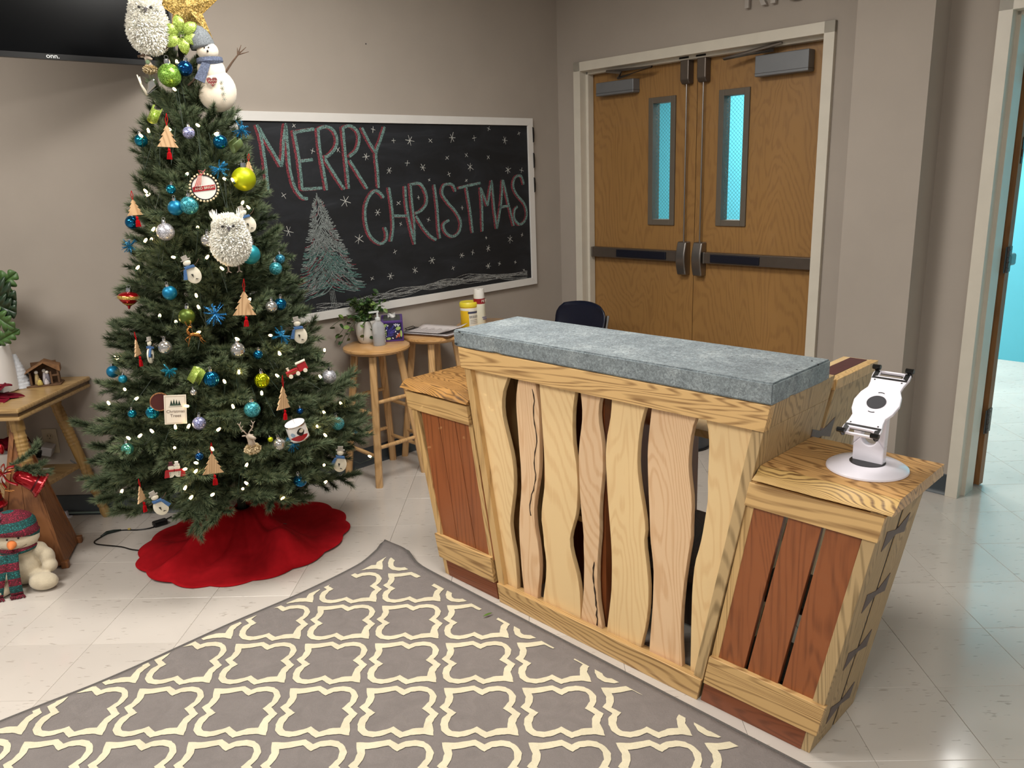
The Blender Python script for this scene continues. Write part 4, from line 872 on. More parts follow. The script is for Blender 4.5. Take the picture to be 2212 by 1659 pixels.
# ---- ornaments
CW={'green':'6f9c25','cobalt':'10457f','lavender':'8f93c0','teal':'177c9a','teal2':'10729b','aqua':'2a93a0','blue':'0f5f8c','silver':'b9b9c2','mirror':'c4c2bf','olive':'4c5d1c','lime':'b3bd12','mint':'6cc5b6'}
def ballmat(kind,c):
    h=CW[c]
    if kind=='glitter': return glitter('glitter_'+c,h,.22 if c!='silver' else .4,520,.55)
    if kind=='tinsel': return mat('tinsel_'+c,{'blue':'1c7fae','cobalt':'2a86c4','teal':'1f8fa8'}.get(c,h),.3,.35,noise=.4,nscale=400)
    if kind=='matte': return mat('satin_'+c,h,.38,.55,noise=.05)
    return mat('shiny_'+c,h,.08,.85,noise=.04)
def loopy(r,t,n=14,M=None):
    mb=MB(); pts=[Vector((r*math.cos(2*PI*i/n),0,r*math.sin(2*PI*i/n))) for i in range(n+1)]
    if M: pts=[M@p for p in pts]
    return mb.tube(pts,t,5,cap=False)
def hook(r,parent,z):
    MB().lathe([(r*.26,z-.001),(r*.28,z+r*.10),(r*.26,z+r*.34),(r*.05,z+r*.36)],12).build('cap',M_['silvercap'],parent,smooth=True)
    xf(loopy(r*.16,.0009),T(0,0,z+r*.5)).build('hanging_loop',M_['silvercap'],parent)
white_f=mat('charm_white','d9d2c0',.6,noise=.05,nscale=60); denim=mat('denim_scarf','3c5f8c',.9,noise=.35,nscale=350)
blk=mat('paint_black','15120f',.6); redp=mat('paint_red','9c1620',.35); gold=mat('gold_metal','a8713a',.25,.8,noise=.1,nscale=50)
twigm=mat('twig_brown','4d3a2c',.85,noise=.3,nscale=120)
fluff=mat('white_fluff','fffaf0',.95,noise=.06,nscale=60,sheen=.5)
woodorn=wood('ornament_wood','c7a47c','a17c55','z',.6,ring=16,stretch=.08)
limegl=glitter('ribbon_lime','8fa63a',.45,700,.3)
def fur(mb_c,radii,n,l,seed,w=.0022,mi=0,droop=.3):
    """tufts of feather strands over an ellipsoid"""
    rr=R_.Random(seed); mb=MB(); 
    mb.ball(mb_c,tuple(r*.93 for r in radii),20,14)
    for i in range(n):
        zc=1-2*(i+.5)/n; a=i*2.39996; r_=math.sqrt(max(0,1-zc*zc)); nrm=Vector((r_*math.cos(a),r_*math.sin(a),zc))
        p=Vector(mb_c)+Vector((nrm.x*radii[0],nrm.y*radii[1],nrm.z*radii[2]))*.93
        d=(nrm+Vector((rr.uniform(-.5,.5),rr.uniform(-.5,.5),-droop+rr.uniform(-.4,.4)))).normalized()
        s=d.cross(Vector((rr.uniform(-1,1),rr.uniform(-1,1),1))).normalized()*w
        q=p+d*l*rr.uniform(.6,1.2); m_=(p+q)/2+nrm*l*.12
        o=len(mb.v); mb.v += [tuple(p-s),tuple(p+s),tuple(m_+s*1.1),tuple(m_-s*1.1),tuple(q)]
        mb.f += [(o,o+1,o+2,o+3),(o+3,o+2,o+4)]; mb.m += [0,0]
    return mb
def antler(s,sc,pts2=None):
    mb=MB()
    main=[(s*.004,0,0),(s*.016,0,.018),(s*.03,0,.034),(s*.034,0,.055),(s*.026,0,.072)]
    mb.tube([Vector(p)*sc for p in main],[.0035*sc,.0033*sc,.003*sc,.0025*sc,.0014*sc],7)
    for a,b in (((s*.016,0,.018),(s*.030,0,.016)),((s*.028,0,.030),(s*.018,-.004,.05)),((s*.034,0,.050),(s*.045,0,.066))):
        mb.tube([Vector(a)*sc,(Vector(a)+Vector(b))*.5*sc+Vector((0,0,.002)),Vector(b)*sc],[.0028*sc,.0024*sc,.0012*sc],6)
    return mb
GRP={'glitter':'ball ornaments on the Christmas tree','shiny':'ball ornaments on the Christmas tree','matte':'ball ornaments on the Christmas tree','ribbed':'ribbed ball ornaments on the tree','tinsel':'tinsel bursts on the tree','woodtree':'wooden tree cut-outs hung on the tree','snowman':'painted snowman charms on the tree','ribbon':'ribbon loops on the tree','owl':'fluffy white owls on the tree','plaque':'round plaques on the tree'}
for (X,D,kind,lab,ex) in ORN:
    x,y,z=X; dv=Vector((CAM_POS[0]-x,CAM_POS[1]-y)); dn=dv.normalized(); rz=math.atan2(dn.x,-dn.y)
    push=.055 if kind in ('matte','glitter','shiny','ribbed','tinsel') else (.15 if kind=='top' else .085)
    x+=dn.x*push; y+=dn.y*push
    cat='ornament'
    nm_={'glitter':'glitter_ball','shiny':'glass_ball','matte':'satin_ball','ribbed':'ribbed_ball','tinsel':'tinsel_burst','woodtree':'wooden_tree_ornament','snowman':'snowman_ornament','ribbon':'ribbon_loop','plaque':'round_plaque','top':'spinning_top_ornament','deer':'deer_ornament','train':'train_ornament','tag':'gift_tag','drum':'drum_ornament','stagbust':'reindeer_bust','couple':'snowman_couple','owl':'fluffy_owl','star':'star_topper','flower':'glitter_flower','felt':'felt_snowman','stag2':'reindeer_ornament','bird':'bird_ornament'}[kind]
    rot=None; t=thing(nm_,lab,cat,(x,y,z),rz,GRP.get(kind)); r=D/2
    if kind in ('glitter','shiny','matte'):
        MB().ball((0,0,0),r,28,18).build('ball',ballmat(kind,ex),t,smooth=2); hook(r,t,r*.98)
        t.rotation_euler=(rr.uniform(-.2,.2),rr.uniform(-.2,.2),rz)
    elif kind=='ribbed':
        mb=MB(); n=48; m=16
        for i in range(m+1):
            a=PI*i/m-PI/2
            for k in range(n):
                b=2*PI*k/n; 
                if ex=='mirror': q=r*(1+.045*math.sin(i*PI*1.0+b*0+math.sin(b*2)*.8)); 
                else: q=r*(1+.06*math.cos(b*12))
                mb.v.append((q*math.cos(a)*math.cos(b)+1e-5*math.cos(b),q*math.cos(a)*math.sin(b)+1e-5*math.sin(b),r*1.08*math.sin(a)))
        for i in range(m):
            for k in range(n): mb.f.append((i*n+k,i*n+(k+1)%n,(i+1)*n+(k+1)%n,(i+1)*n+k)); mb.m.append(0)
        mb.build('ball',ballmat('shiny',ex),t,smooth=2); hook(r,t,r*1.05)
    elif kind=='tinsel':
        mb=MB(); q=R_.Random(int(x*1000)); 
        nar=16
        for k in range(nar):
            d=Vector((q.uniform(-1,1),q.uniform(-1,.4),q.uniform(-1,1))).normalized()
            mb.tube([(0,0,0),tuple(d*r)],.0012,4)
            for j in range(46):
                p_=d*r*(.25+.75*j/34); e_=Vector((q.uniform(-1,1),q.uniform(-1,1),q.uniform(-1,1))).normalized()*.0075
                s_=e_.cross(d).normalized()*.0011; o=len(mb.v)
                mb.v += [tuple(p_-s_),tuple(p_+s_),tuple(p_+e_)]; mb.f.append((o,o+1,o+2)); mb.m.append(0)
        mb.build('tinsel',ballmat('tinsel',ex),t)
    elif kind=='woodtree':
        h=D; w=D*.92
        P=[(0,.5),(.17,.24),(.10,.24),(.29,0),(.19,0),(.40,-.24),(.30,-.24),(.50,-.5)]
        poly=[(a*w,b*h) for a,b in P]+[(-a*w,b*h) for a,b in P[::-1][:-1]]
        MB().prism(poly,-.0025,.0025,'xz').build('cutout',woodorn,t,bevel=.0004)
        MB().tube([(0,-.003,h*.44),(-.004,-.001,h*.7),(.001,0,h*.98)],.0011,5).tube([(0,-.003,h*.44),(.004,-.001,h*.7),(.001,0,h*.98)],.0011,5).build('ribbon',M_['red'],t)
        ts=MB(); ts.ball((.004,-.004,-h*.5-.010),(.005,.005,.006),8,6)
        for k in range(14):
            a=k*2.4; ts.tube([(.004,-.004,-h*.5-.012),(.004+.006*math.cos(a),-.004+.004*math.sin(a),-h*.5-.022),(.004+.008*math.cos(a),-.004+.005*math.sin(a),-h*.5-.042)],.0016,5)
        ts.tube([(.002,0,-h*.44),(.003,-.004,-h*.5-.008)],.0012,5); ts.build('tassel',M_['red'],t)
        t.rotation_euler=(0,{'edge':0,'edge2':.12,'edge3':0}.get(ex,rr.uniform(-.12,.12)),rz+{'edge':1.15,'edge2':.9,'edge3':1.0}.get(ex,rr.uniform(-.2,.2)))
    elif kind=='snowman':
        h=D
        MB().lathe([(.001,-.004),(.2*h,-.004),(.235*h,-.0025),(.235*h,.0025),(.2*h,.004),(.001,.004)],28,M=T(0,0,-.27*h)@RX(PI/2)@Matrix.Diagonal((1,1.22,1,1))).build('body',white_f,t,smooth=True)
        hd=MB().ball((0,0,.15*h),(.12*h,.006,.11*h),14,10); hd.build('head',white_f,t,smooth=True)
        MB().box(-.15*h,.15*h,-.005,.005,.235*h,.26*h).box(-.09*h,.09*h,-.004,.004,.26*h,.38*h).build('hat',mat('hat_grey','9a948c',.8,noise=.2,nscale=80),t)
        sc_=MB().prism([(-.15*h,.06*h),(.15*h,.02*h),(.17*h,-.06*h),(-.13*h,-.03*h)],-.009,.006,'xz'); sg=-1 if ex!='b' else 1
        sc_.prism([(sg*.10*h,0),(sg*.20*h,-.02*h),(sg*.34*h,-.30*h),(sg*.22*h,-.34*h)],-.012,-.007,'xz'); sc_.build('scarf',denim,t,bevel=.001)
        mk=MB().prism([(-.06*h,-.22*h),(-.03*h,-.36*h),(.005*h,-.24*h)],-.0075,-.005,'xz').prism([(.0,-.42*h),(.10*h,-.44*h),(.03*h,-.40*h)],-.0075,-.005,'xz'); mk.build('painted_marks',blk,t)
        MB().tube([(.14*h,0,-.02*h),(.28*h,0,.04*h),(.38*h,0,.12*h)],.0012,5).build('twig_arm',twigm,t); MB().tube([(-.14*h,0,-.02*h),(-.3*h,0,-.02*h)],.0012,5).build('twig_arm',twigm,t)
        t.rotation_euler=(0,{'r':-.35,'r2':-.15,'e':.12,'l':.12,'b':-.35}[ex],rz+(1.15 if ex=='e' else 0))
    elif kind=='ribbon':
        mb=MB(); n=26; wd=D*.34; R1=D*.42
        for i in range(n+1):
            a=-2.2+4.6*i/n; rr1=R1*(1-.12*i/n); cxp,cyp=rr1*math.cos(a),rr1*.55*math.sin(a)
            tw=.18*math.sin(i*.35)
            mb.v += [(cxp,cyp,wd+tw*.01),(cxp*1.02,cyp*1.02,-wd+tw*.012)]
        for i in range(n): mb.f.append((2*i,2*i+1,2*i+3,2*i+2)); mb.m.append(0)
        o=mb.build('ribbon_band',limegl if ex!='c' else mat('dull_green_ribbon','56663a',.6,noise=.2),t,smooth=2); s_=o.modifiers.new('s','SOLIDIFY'); s_.thickness=.001
        t.rotation_euler=(.5,{'a':.1,'b':-.3,'c':.9}[ex],rz+{'a':1.7,'b':2.0,'c':1.2}[ex])
    elif kind=='plaque':
        w_=ex=='w'; MB().lathe([(.001,-.003),(r*.86,-.003),(r*.86,.003),(.001,.003)],36,M=RX(PI/2)).build('disc',mat('plaque_white','dad5d0',.5) if w_ else mat('plaque_dark_red','45120f',.5,noise=.2),t)
        rim=MB().lathe([(r*.85,-.004),(r*.93,-.004),(r*.93,.004),(r*.85,.004),(r*.85,-.004)],36,M=RX(PI/2),cap=False); rim.build('rim',blk if w_ else wood('rim_wood','9b6a43','6a4328','z'),t)
        if w_:
            for k in range(26):
                a=2*PI*k/26; 
                if k==0: bme2=MB().ball((0,0,0),r*.088,10,7).mesh('bead',mat('bead_wood','d3bd9a',.5,noise=.05),True)
                link('bead',bme2,t,loc=(r*1.0*math.cos(a),-.002,r*1.0*math.sin(a)))
            MB().prism([(-r*.80,-.30*r),(r*.86*.9,-.16*r),(r*.80,.20*r),(-r*.82,.04*r)],-.0045,-.003,'xz').build('banner',redp,t)
            xf(text_mb('AND BRIGHT',r*.26,.0003),T(r*.10,-.0052,-.03*r)@RY(-.1)@RX(PI/2)).build('text',white_f,t)
            rb=MB().prism([(-.30*r,.9*r),(-.05*r,.95*r),(-.2*r,.2*r),(-.75*r,.02*r)],-.009,-.0075,'xz'); rb.build('ribbon',mat('stripe_red','b02030',.6),t)
            rs=MB()
            for k in range(5):
                a=-.70+.12*k; rs.prism([((a+.42)*r*.6-.16*r,.88*r),((a+.42)*r*.6-.13*r,.88*r),((a+.05)*r,.10*r),(a*r,.08*r)],-.0098,-.0088,'xz')
            rs.build('ribbon_stripes',white_f,t)
            MB().tube([(-.1*r,-.008,.9*r),(-.25*r,-.008,1.25*r),(.1*r,-.008,1.15*r),(-.05*r,-.008,.9*r)],.0016,6).tube([(-.1*r,-.008,.9*r),(.25*r,-.008,1.3*r)],.0014,6).build('bow',redp,t)
    elif kind=='top':
        prof=[(.001,-.9),(.10,-.82),(.14,-.62),(.42,-.40),(.80,-.10),(.98,.18),(1.0,.34),(.94,.52),(.7,.70),(.3,.80),(.12,.84)]
        MB().lathe([(a*r,b*r) for a,b in prof],28).build('body',mat('shiny_red','9c1018',.12,.6),t,smooth=2)
        MB().lathe([(r*1.0,.14*r),(r*1.03,.18*r),(r*1.04,.36*r),(r*.99,.46*r)],28,cap=False).build('gold_band',glitter('gold_band','c8a04c',.4,600,.7),t,smooth=2)
        MB().lathe([(r*.36,-.46*r),(r*.56,-.33*r),(r*.60,-.28*r)],24,cap=False).build('lower_band',glitter('gold_band','c8a04c'),t,smooth=2)
        hook(r,t,r*.84); t.rotation_euler=(0,.12,rz)
    elif kind=='deer':
        s_=D/.10; mb=MB()
        mb.tube([Vector(p)*s_ for p in ((-.012,0,.004),(.004,0,.006),(.022,0,.002),(.034,0,-.010))],[.007*s_,.0075*s_,.009*s_,.004*s_],10)
        mb.tube([Vector(p)*s_ for p in ((-.012,0,.006),(-.018,0,.022),(-.012,0,.034))],[.007*s_,.005*s_,.0035*s_],8)
        mb.ball(Vector((-.006,0,.037))*s_,(.008*s_,.004*s_,.005*s_),10,7)
        for a in (((-.010,0,-.0),(-.030,0,-.012),(-.022,0,-.030)),((-.008,.002,0),(-.016,.002,-.022),(-.022,.002,-.046)),((.030,0,-.006),(.038,0,-.022),(.050,0,-.034)),((.028,.003,-.004),(.030,.003,-.024),(.040,.003,-.040))):
            mb.tube([Vector(p)*s_ for p in a],[.004*s_,.0022*s_,.0014*s_],7)
        mb.build('body',gold,t,smooth=2)
        for s in (-1,1): xf(antler(s,.33*s_),T(-.010*s_,s*.002,.040*s_)).build('antler',gold,t,smooth=2)
        MB().tube([(0,0,.008),(.002,0,.05*s_)],.0005,4).build('string',M_['silvercap'],t)
    elif kind=='train':
        w_=D*.5; b=MB().box(-w_,w_*.2,-.008,.008,-.006,.014).build('boiler',redp,t,bevel=.002)
        MB().box(w_*.2,w_,-.010,.010,-.006,.026).build('cab',redp,t,bevel=.001); MB().box(w_*.12,w_*1.05,-.012,.012,.026,.030).build('roof',white_f,t)
        MB().lathe([(.004,.014),(.004,.022),(.006,.026)],10,M=T(-w_*.7,0,0)).build('chimney',white_f,t)
        for k in range(3): MB().lathe([(.001,-.002),(.008,-.002),(.008,.002),(.001,.002)],14,M=T(-w_*.7+k*w_*.7,-.011,-.008)@RX(PI/2)).build('wheel',white_f,t)
        MB().box(-w_,w_*.1,-.0095,-.0085,.002,.005).build('stripe',gold,t); t.rotation_euler=(0,-.35,rz)
    elif kind=='tag':
        w_,h=D*.31,D*.44
        MB().box(-w_,w_,-.002,.002,-h,h).build('card',mat('tag_card','d8cdbd',.6,noise=.02),t,bevel=.0005)
        ins=MB(); k_=.0022
        for a,b,c,d in ((-w_+.004,w_-.004,-h+.004,-h+.0048),(-w_+.004,w_-.004,h-.0048,h-.004),(-w_+.004,-w_+.0048,-h+.004,h-.004),(w_-.0048,w_-.004,-h+.004,h-.004)): ins.box(a,b,-k_-.0003,-k_,c,d)
        ins.build('printed_border',mat('print_tan','a08c74',.6),t)
        pr=MB()
        for k,(xx,hh) in enumerate(((-.35,.16),(-.12,.22),(.12,.18),(.36,.12))):
            for q in range(3): pr.prism([(w_*xx-.006*(1-q*.25),h*(.28+q*hh*.5)),(w_*xx+.006*(1-q*.25),h*(.28+q*hh*.5)),(w_*xx,h*(.28+q*hh*.5)+.013)],-k_-.0004,-k_,'xz')
        pr.box(-w_*.6,w_*.6,-k_-.0004,-k_,h*.2,h*.215); pr.build('printed_trees',mat('print_green','34483a',.7),t)
        xf(text_mb('Christmas',w_*.40,.0002),T(0,-.0025,-h*.12)@RX(PI/2)@Matrix.Shear('XY',4,(.25,0))).build('text',mat('print_grey','77685c',.7),t)
        xf(text_mb('Trees',w_*.42,.0002),T(0,-.0025,-h*.42)@RX(PI/2)@Matrix.Shear('XY',4,(.25,0))).build('text',mat('print_grey','77685c'),t)
        t.rotation_euler=(-.1,.10,rz)
    elif kind=='drum':
        MB().lathe([(.001,-.8*r),(r,-.8*r),(r,.8*r),(.001,.8*r)],30).build('shell',mat('drum_white','e2dedc',.25,noise=.03),t,smooth=True)
        for s in (-1,1): MB().lathe([(r*1.0,s*.8*r-.002),(r*1.05,s*.8*r-.002),(r*1.05,s*.8*r+.002),(r*1.0,s*.8*r+.002),(r,s*.8*r-.002)],30,cap=False).build('hoop',M_['silvercap'],t)
        def patch(cx_,cz_,pw,ph,m,nm2,n=10):
            mb=MB(); 
            for i in range(n):
                for s in (0,1):
                    a=-PI/2+(cx_+pw*(i/(n-1)-.5)); hh=ph*math.sin(PI*(i+.6)/(n+.2)); mb.v.append((r*1.015*math.cos(a),r*1.015*math.sin(a),cz_*r+(hh if s else -hh)*r))
            for i in range(n-1): mb.f.append((2*i,2*i+2,2*i+3,2*i+1)); mb.m.append(0)
            mb.build(nm2,m,t)
        patch(.1,-.45,1.9,.3,redp,'painted_red_bank'); patch(.35,.15,.8,.42,blk,'painted_tree'); patch(.45,.25,.5,.2,white_f,'painted_star'); patch(-.5,.0,.5,.25,mat('paint_sky','8ea3b8',.5),'painted_hill')
        MB().tube([(0,0,.8*r),(-.004,0,1.7*r)],.0008,4).build('string',M_['silvercap'],t); t.rotation_euler=(.15,-.2,rz)
    elif kind=='stagbust' or kind=='stag2':
        s_=D/.16; gm=mat('resin_grey_beige','a99a8b' if kind=='stagbust' else 'a08d7b',.6,noise=.12,nscale=60)
        mb=MB(); mb.tube([Vector(p)*s_ for p in ((.006,0,-.045),(.004,0,-.02),(-.002,0,.002),(-.006,-.006,.012))],[.020*s_,.015*s_,.012*s_,.012*s_],12)
        mb.tube([Vector(p)*s_ for p in ((-.004,-.002,.010),(.012,-.016,.004),(.024,-.024,-.002))],[.012*s_,.009*s_,.006*s_],10)
        for s in (-1,1): mb.ball(Vector((-.008+s*.016,0,.012))*s_,(.010*s_,.003*s_,.004*s_),8,6)
        mb.build('head',gm,t,smooth=2)
        for s in (-1,1): xf(antler(s,.85*s_),T(-.008*s_,0,.018*s_)).build('antler',gm,t,smooth=2)
        fur((.006*s_,-.002,-.052*s_),(.028*s_,.022*s_,.016*s_),420,.016*s_,5).build('fur_collar',mat('fur_cream','cbb893',.95,noise=.25,nscale=80),t)
        if kind=='stag2':
            b=MB().ball((.0,-.02*s_,-.016*s_),(.012*s_,.004*s_,.012*s_),10,6); b.build('leaf_badge',mat('badge_green','5d6f52',.8,noise=.2),t)
    elif kind=='couple':
        s_=D/.09
        for q,(dx_,hc) in enumerate(((-.016,'4a1520'),(.016,'d8cfc6'))):
            MB().lathe([(.001,-.003),(.017*s_,-.002),(.017*s_,.002),(.001,.003)],18,M=T(dx_*s_,0,-.014*s_)@RX(PI/2)).build('body',white_f,t)
            MB().lathe([(.001,-.003),(.012*s_,-.002),(.012*s_,.002),(.001,.003)],16,M=T((dx_*.7)*s_,-.001,.012*s_)@RX(PI/2)).build('head',white_f,t)
            MB().box((dx_*.7-.012)*s_,(dx_*.7+.010)*s_,-.004,.004,.021*s_,.024*s_).box((dx_*.7-.008)*s_,(dx_*.7+.006)*s_,-.004,.004,.024*s_,.036*s_).build('hat',mat('hat_'+hc,hc,.7),t)
            MB().prism([(dx_*s_-.016*s_,.004*s_),(dx_*s_+.016*s_,.004*s_),(dx_*s_+.014*s_,-.004*s_),(dx_*s_-.014*s_,-.004*s_)],-.0055,-.003,'xz').prism([((dx_*1.9)*s_-.004,.0),((dx_*1.9)*s_+.008,-.002),((dx_*1.9)*s_+.010,-.028*s_),((dx_*1.9)*s_-.008,-.03*s_)],-.004,.001,'xz').build('scarf',redp,t)
            mb=MB()
            for zz_ in (-.010,-.018): mb.ball((dx_*s_,-.004,zz_*s_),.0014,6,5)
            mb.build('button',blk,t)
        t.rotation_euler=(0,.06,rz)
    elif kind=='owl':
        h=D; mid=ex=='mid'
        fur((0,0,-.02*h),(.36*h,.32*h,.43*h),4200,.085*h,9 if mid else 4,w=.0030).build('body',fluff,t)
        fur((0,-.03*h,.30*h),(.29*h,.26*h,.22*h),2200,.07*h,6,w=.0026,droop=.1).build('head',fluff,t)
        for s in (-1,1):
            mb=MB(); rq=R_.Random(7+s)
            for k in range(26):
                b0=Vector((s*.20*h+rq.uniform(-.01,.01),-.05*h,.42*h)); q=b0+Vector((s*rq.uniform(.02,.10)*h,rq.uniform(-.02,.02),(.20 if (s<0 or mid) else .10)*h*rq.uniform(.6,1.1)))
                mb.tube([b0,(b0+q)/2+Vector((s*.004,0,0)),q],[.002,.0018,.0004],4)
            mb.build('ear_tuft',fluff,t)
        for s in (-1,1): MB().ball((s*.10*h-.01*h,-.31*h,.31*h),(.028*h,.016*h,.026*h),10,7).build('eye',blk,t)
        MB().prism([(-.035*h,.30*h),(.025*h,.30*h),(-.004*h,.20*h)],-.36*h,-.28*h,'xz').build('beak',mat('beak_grey','4a4648',.5),t,bevel=.002)
        if mid: 
            for s in (-1,1): MB().tube([(s*.10*h,0,-.40*h),(s*.10*h,-.01,-.58*h)],.0035,6).tube([(s*.10*h,-.01,-.58*h),(s*.10*h-.008,-.03,-.60*h)],.002,5).tube([(s*.10*h,-.01,-.58*h),(s*.10*h+.008,-.03,-.60*h)],.002,5).build('leg',mat('leg_taupe','7d6f66',.8),t)
        else:
            MB().tube([(-.05,0,-.50*h),(.02,-.01,-.42*h),(.075,-.02,-.26*h)],.005,7).build('perch',twigm,t)
    elif kind=='star':
        sm=glitter('gold_glitter','c9a75c',.35,260,.6); mb=MB(); R0=D*.74; Ri=R0*.42
        pts=[]
        for k in range(10):
            a=PI/2+k*PI/5+.03; q=R0 if k%2==0 else Ri; pts.append((q*math.cos(a),0,q*math.sin(a)))
        mb.v=[(0,-.035,0),(0,.035,0)]+pts
        for k in range(10): mb.f += [(0,2+k,2+(k+1)%10),(1,2+(k+1)%10,2+k)]; mb.m += [0,0]
        mb.build('star',sm,t); 
        rim=MB(); rim.tube([pts[k%10] for k in range(11)],.0025,6); rim.build('rim',sm,t)
        MB().tube([(0,0,-R0*.3),(0,0.01,-R0*1.05)],.008,8).build('spike',gold,t)
    elif kind=='flower':
        for k in range(6):
            a=PI/2+k*PI/3+.1; mb=MB(); n=8
            for i in range(n+1):
                q=i/n; w_=.30*r*math.sin(PI*min(1,q*.96+.02))**.7; l_=r*(.12+q*.92)
                dz_=-.012*math.sin(q*PI)-.004
                for s in (-1,0,1): mb.v.append((l_*math.cos(a)-s*w_*math.sin(a),dz_+(.006 if s==0 else 0),l_*math.sin(a)+s*w_*math.cos(a)))
            for i in range(n):
                for s in (0,1): mb.f.append((i*3+s,i*3+s+1,(i+1)*3+s+1,(i+1)*3+s)); mb.m.append(0)
            o=mb.build('petal',limegl,t,smooth=2); q_=o.modifiers.new('s','SOLIDIFY'); q_.thickness=.0012
        mb=MB(); q=R_.Random(3)
        for k in range(22): mb.ball((q.uniform(-1,1)*r*.16,-.014+q.uniform(-.004,.004),q.uniform(-1,1)*r*.16),.0028,6,5)
        mb.build('stamens',glitter('stamen','5f7a22',.3,500,.5),t)
    elif kind=='bird':
        MB().prism([(-.010,-.035),(.030,.0),(.022,.024),(-.002,.012)],-.012,.010,'xz').build('body',mat('shiny_mirror','c4c2bf',.08,.85),t,bevel=.006)
        MB().tube([(-.008,0,-.034),(-.024,0,.0),(-.034,0,.036)],[.006,.004,.002],7).tube([(-.024,0,.0),(-.026,0,.03)],[.004,.0015],6).build('wing',white_f,t,smooth=2)
        MB().prism([(-.010,-.035),(.006,-.02),(.034,-.004),(.02,-.012)],.0,.008,'xz').build('tail',M_['silvercap'],t)
    elif kind=='felt':
        s_=D/.33; fm=mat('white_felt','d9cdbb',.95,noise=.06,nscale=40,bmp=.3,bscale=150,sheen=.3); knit=mat('grey_knit','6b7074',.95,noise=.45,nscale=260,bmp=.8,bscale=220)
        MB().ball((.006,0,-.075*s_),(.078*s_,.055*s_,.085*s_),22,14).ball((0,0,.0*s_),(.055*s_,.045*s_,.06*s_),18,12).build('body',fm,t,smooth=2)
        MB().ball((-.002,-.008,.075*s_),(.042*s_,.038*s_,.036*s_),20,12).build('head',fm,t,smooth=2)
        hm=MB().lathe([(.046*s_,.088*s_),(.048*s_,.10*s_),(.044*s_,.125*s_),(.034*s_,.15*s_),(.018*s_,.168*s_),(.002,.176*s_)],22,M=T(-.006,0,0)@RY(-.12)); hm.build('hat',knit,t,smooth=2)
        MB().lathe([(.040*s_,.045*s_),(.050*s_,.05*s_),(.052*s_,.035*s_),(.044*s_,.022*s_)],20,cap=False).prism([(-.030*s_,.03*s_),(.0,.02*s_),(-.035*s_,-.05*s_),(-.07*s_,-.03*s_)],-.055*s_,-.046*s_,'xz').build('scarf',mat('blue_knit','555d72',.95,noise=.5,nscale=240,bmp=.8,bscale=220),t)
        for s in (-1,1): MB().ball((s*.008*s_-.004,-.046*s_,.084*s_),.0032*s_,8,6).build('eye',blk,t)
        MB().ball((-.002,-.047*s_,.070*s_),(.004*s_,.004*s_,.005*s_),8,6).build('nose',blk,t)
        tw_=MB().tube([(.05*s_,0,-.01*s_),(.085*s_,0,.03*s_),(.125*s_,0,.07*s_)],[.005,.004,.0025],6)
        for q in ((.150,.086),(.132,.095),(.158,.068),(.115,.085)): tw_.tube([(.112*s_,0,.058*s_),(q[0]*s_,0,q[1]*s_)],[.003,.001],5)
        tw_.build('twig_arm',twigm,t)
        MB().tube([(-.05*s_,0,-.01*s_),(-.08*s_,0,-.035*s_),(-.10*s_,0,-.05*s_)],.0035,6).build('twig_arm',twigm,t)
        hp_=[]
        for k in range(24):
            a=2*PI*k/24; hp_.append((.0013*s_*16*math.sin(a)**3,.0013*s_*(13*math.cos(a)-5*math.cos(2*a)-2*math.cos(3*a)-math.cos(4*a))))
        hh=MB().prism([(x_-.005,z_-.045*s_) for x_,z_ in hp_],-.064*s_,-.056*s_,'xz').build('heart',mat('heart_maroon','6d2a2a',.7,noise=.2),t)
        q=R_.Random(2); sc2=MB()
        for k in range(3):
            for j in range(4): 
                x0_=-.018+.009*j; z0_=-.034*s_-.011*k; sc2.tube([(x0_,-.065*s_,z0_),(x0_+.004,-.065*s_,z0_+q.uniform(.002,.006)),(x0_+.007,-.065*s_,z0_)],.0006,4)
        sc2.build('heart_script',white_f,hh)
        sn=MB()
        for k in range(4):
            cx_,cz_=(.030*s_,-.05*s_-.022*k*s_); 
            for j in range(3): sn.tube([(cx_-.008*math.cos(j*PI/3),-.055*s_,cz_-.008*math.sin(j*PI/3)),(cx_+.008*math.cos(j*PI/3),-.055*s_,cz_+.008*math.sin(j*PI/3))],.0008,4)
        sn.build('stitched_flakes',mat('stitch_grey','7d8479',.8),t); t.rotation_euler=(0,-.05,rz)
# ---------------------------------------------------------------- chalkboard
cbd=thing('chalkboard','black chalkboard in a white frame reading MERRY CHRISTMAS','chalkboard'); cbd.matrix_world=F2
U0,U1,Z0,Z1=.245,2.165,.845,1.845; fw=.042
def cbmat():
    m,nt,b=nodes('chalkboard_black'); v=coords(nt,(1,1,3),rnd=False); n=N(nt,'ShaderNodeTexNoise',Scale=2.4,Detail=7.,Roughness=.65,Distortion=.8); nt.links.new(v,n.inputs['Vector'])
    nt.links.new(ramp(nt,n.outputs[0],[(.42,lin('0b0d12')),(.60,lin('181b21')),(.78,lin('2e3137'))]),b.inputs['Base Color']); b.inputs['Roughness'].default_value=.75; return m
MB().box(U0+.02,U1-.02,-.012,-.001,Z0+.02,Z1-.02).build('board',cbmat(),cbd)
for poly in ([(U0,Z0),(U1,Z0),(U1-fw,Z0+fw),(U0+fw,Z0+fw)],[(U0,Z1),(U0+fw,Z1-fw),(U1-fw,Z1-fw),(U1,Z1)],[(U0,Z0),(U0+fw,Z0+fw),(U0+fw,Z1-fw),(U0,Z1)],[(U1,Z0),(U1,Z1),(U1-fw,Z1-fw),(U1-fw,Z0+fw)]):
    MB().prism(poly,-.022,-.001,'xz').build('frame_board',M_['white'],cbd,bevel=.0008)
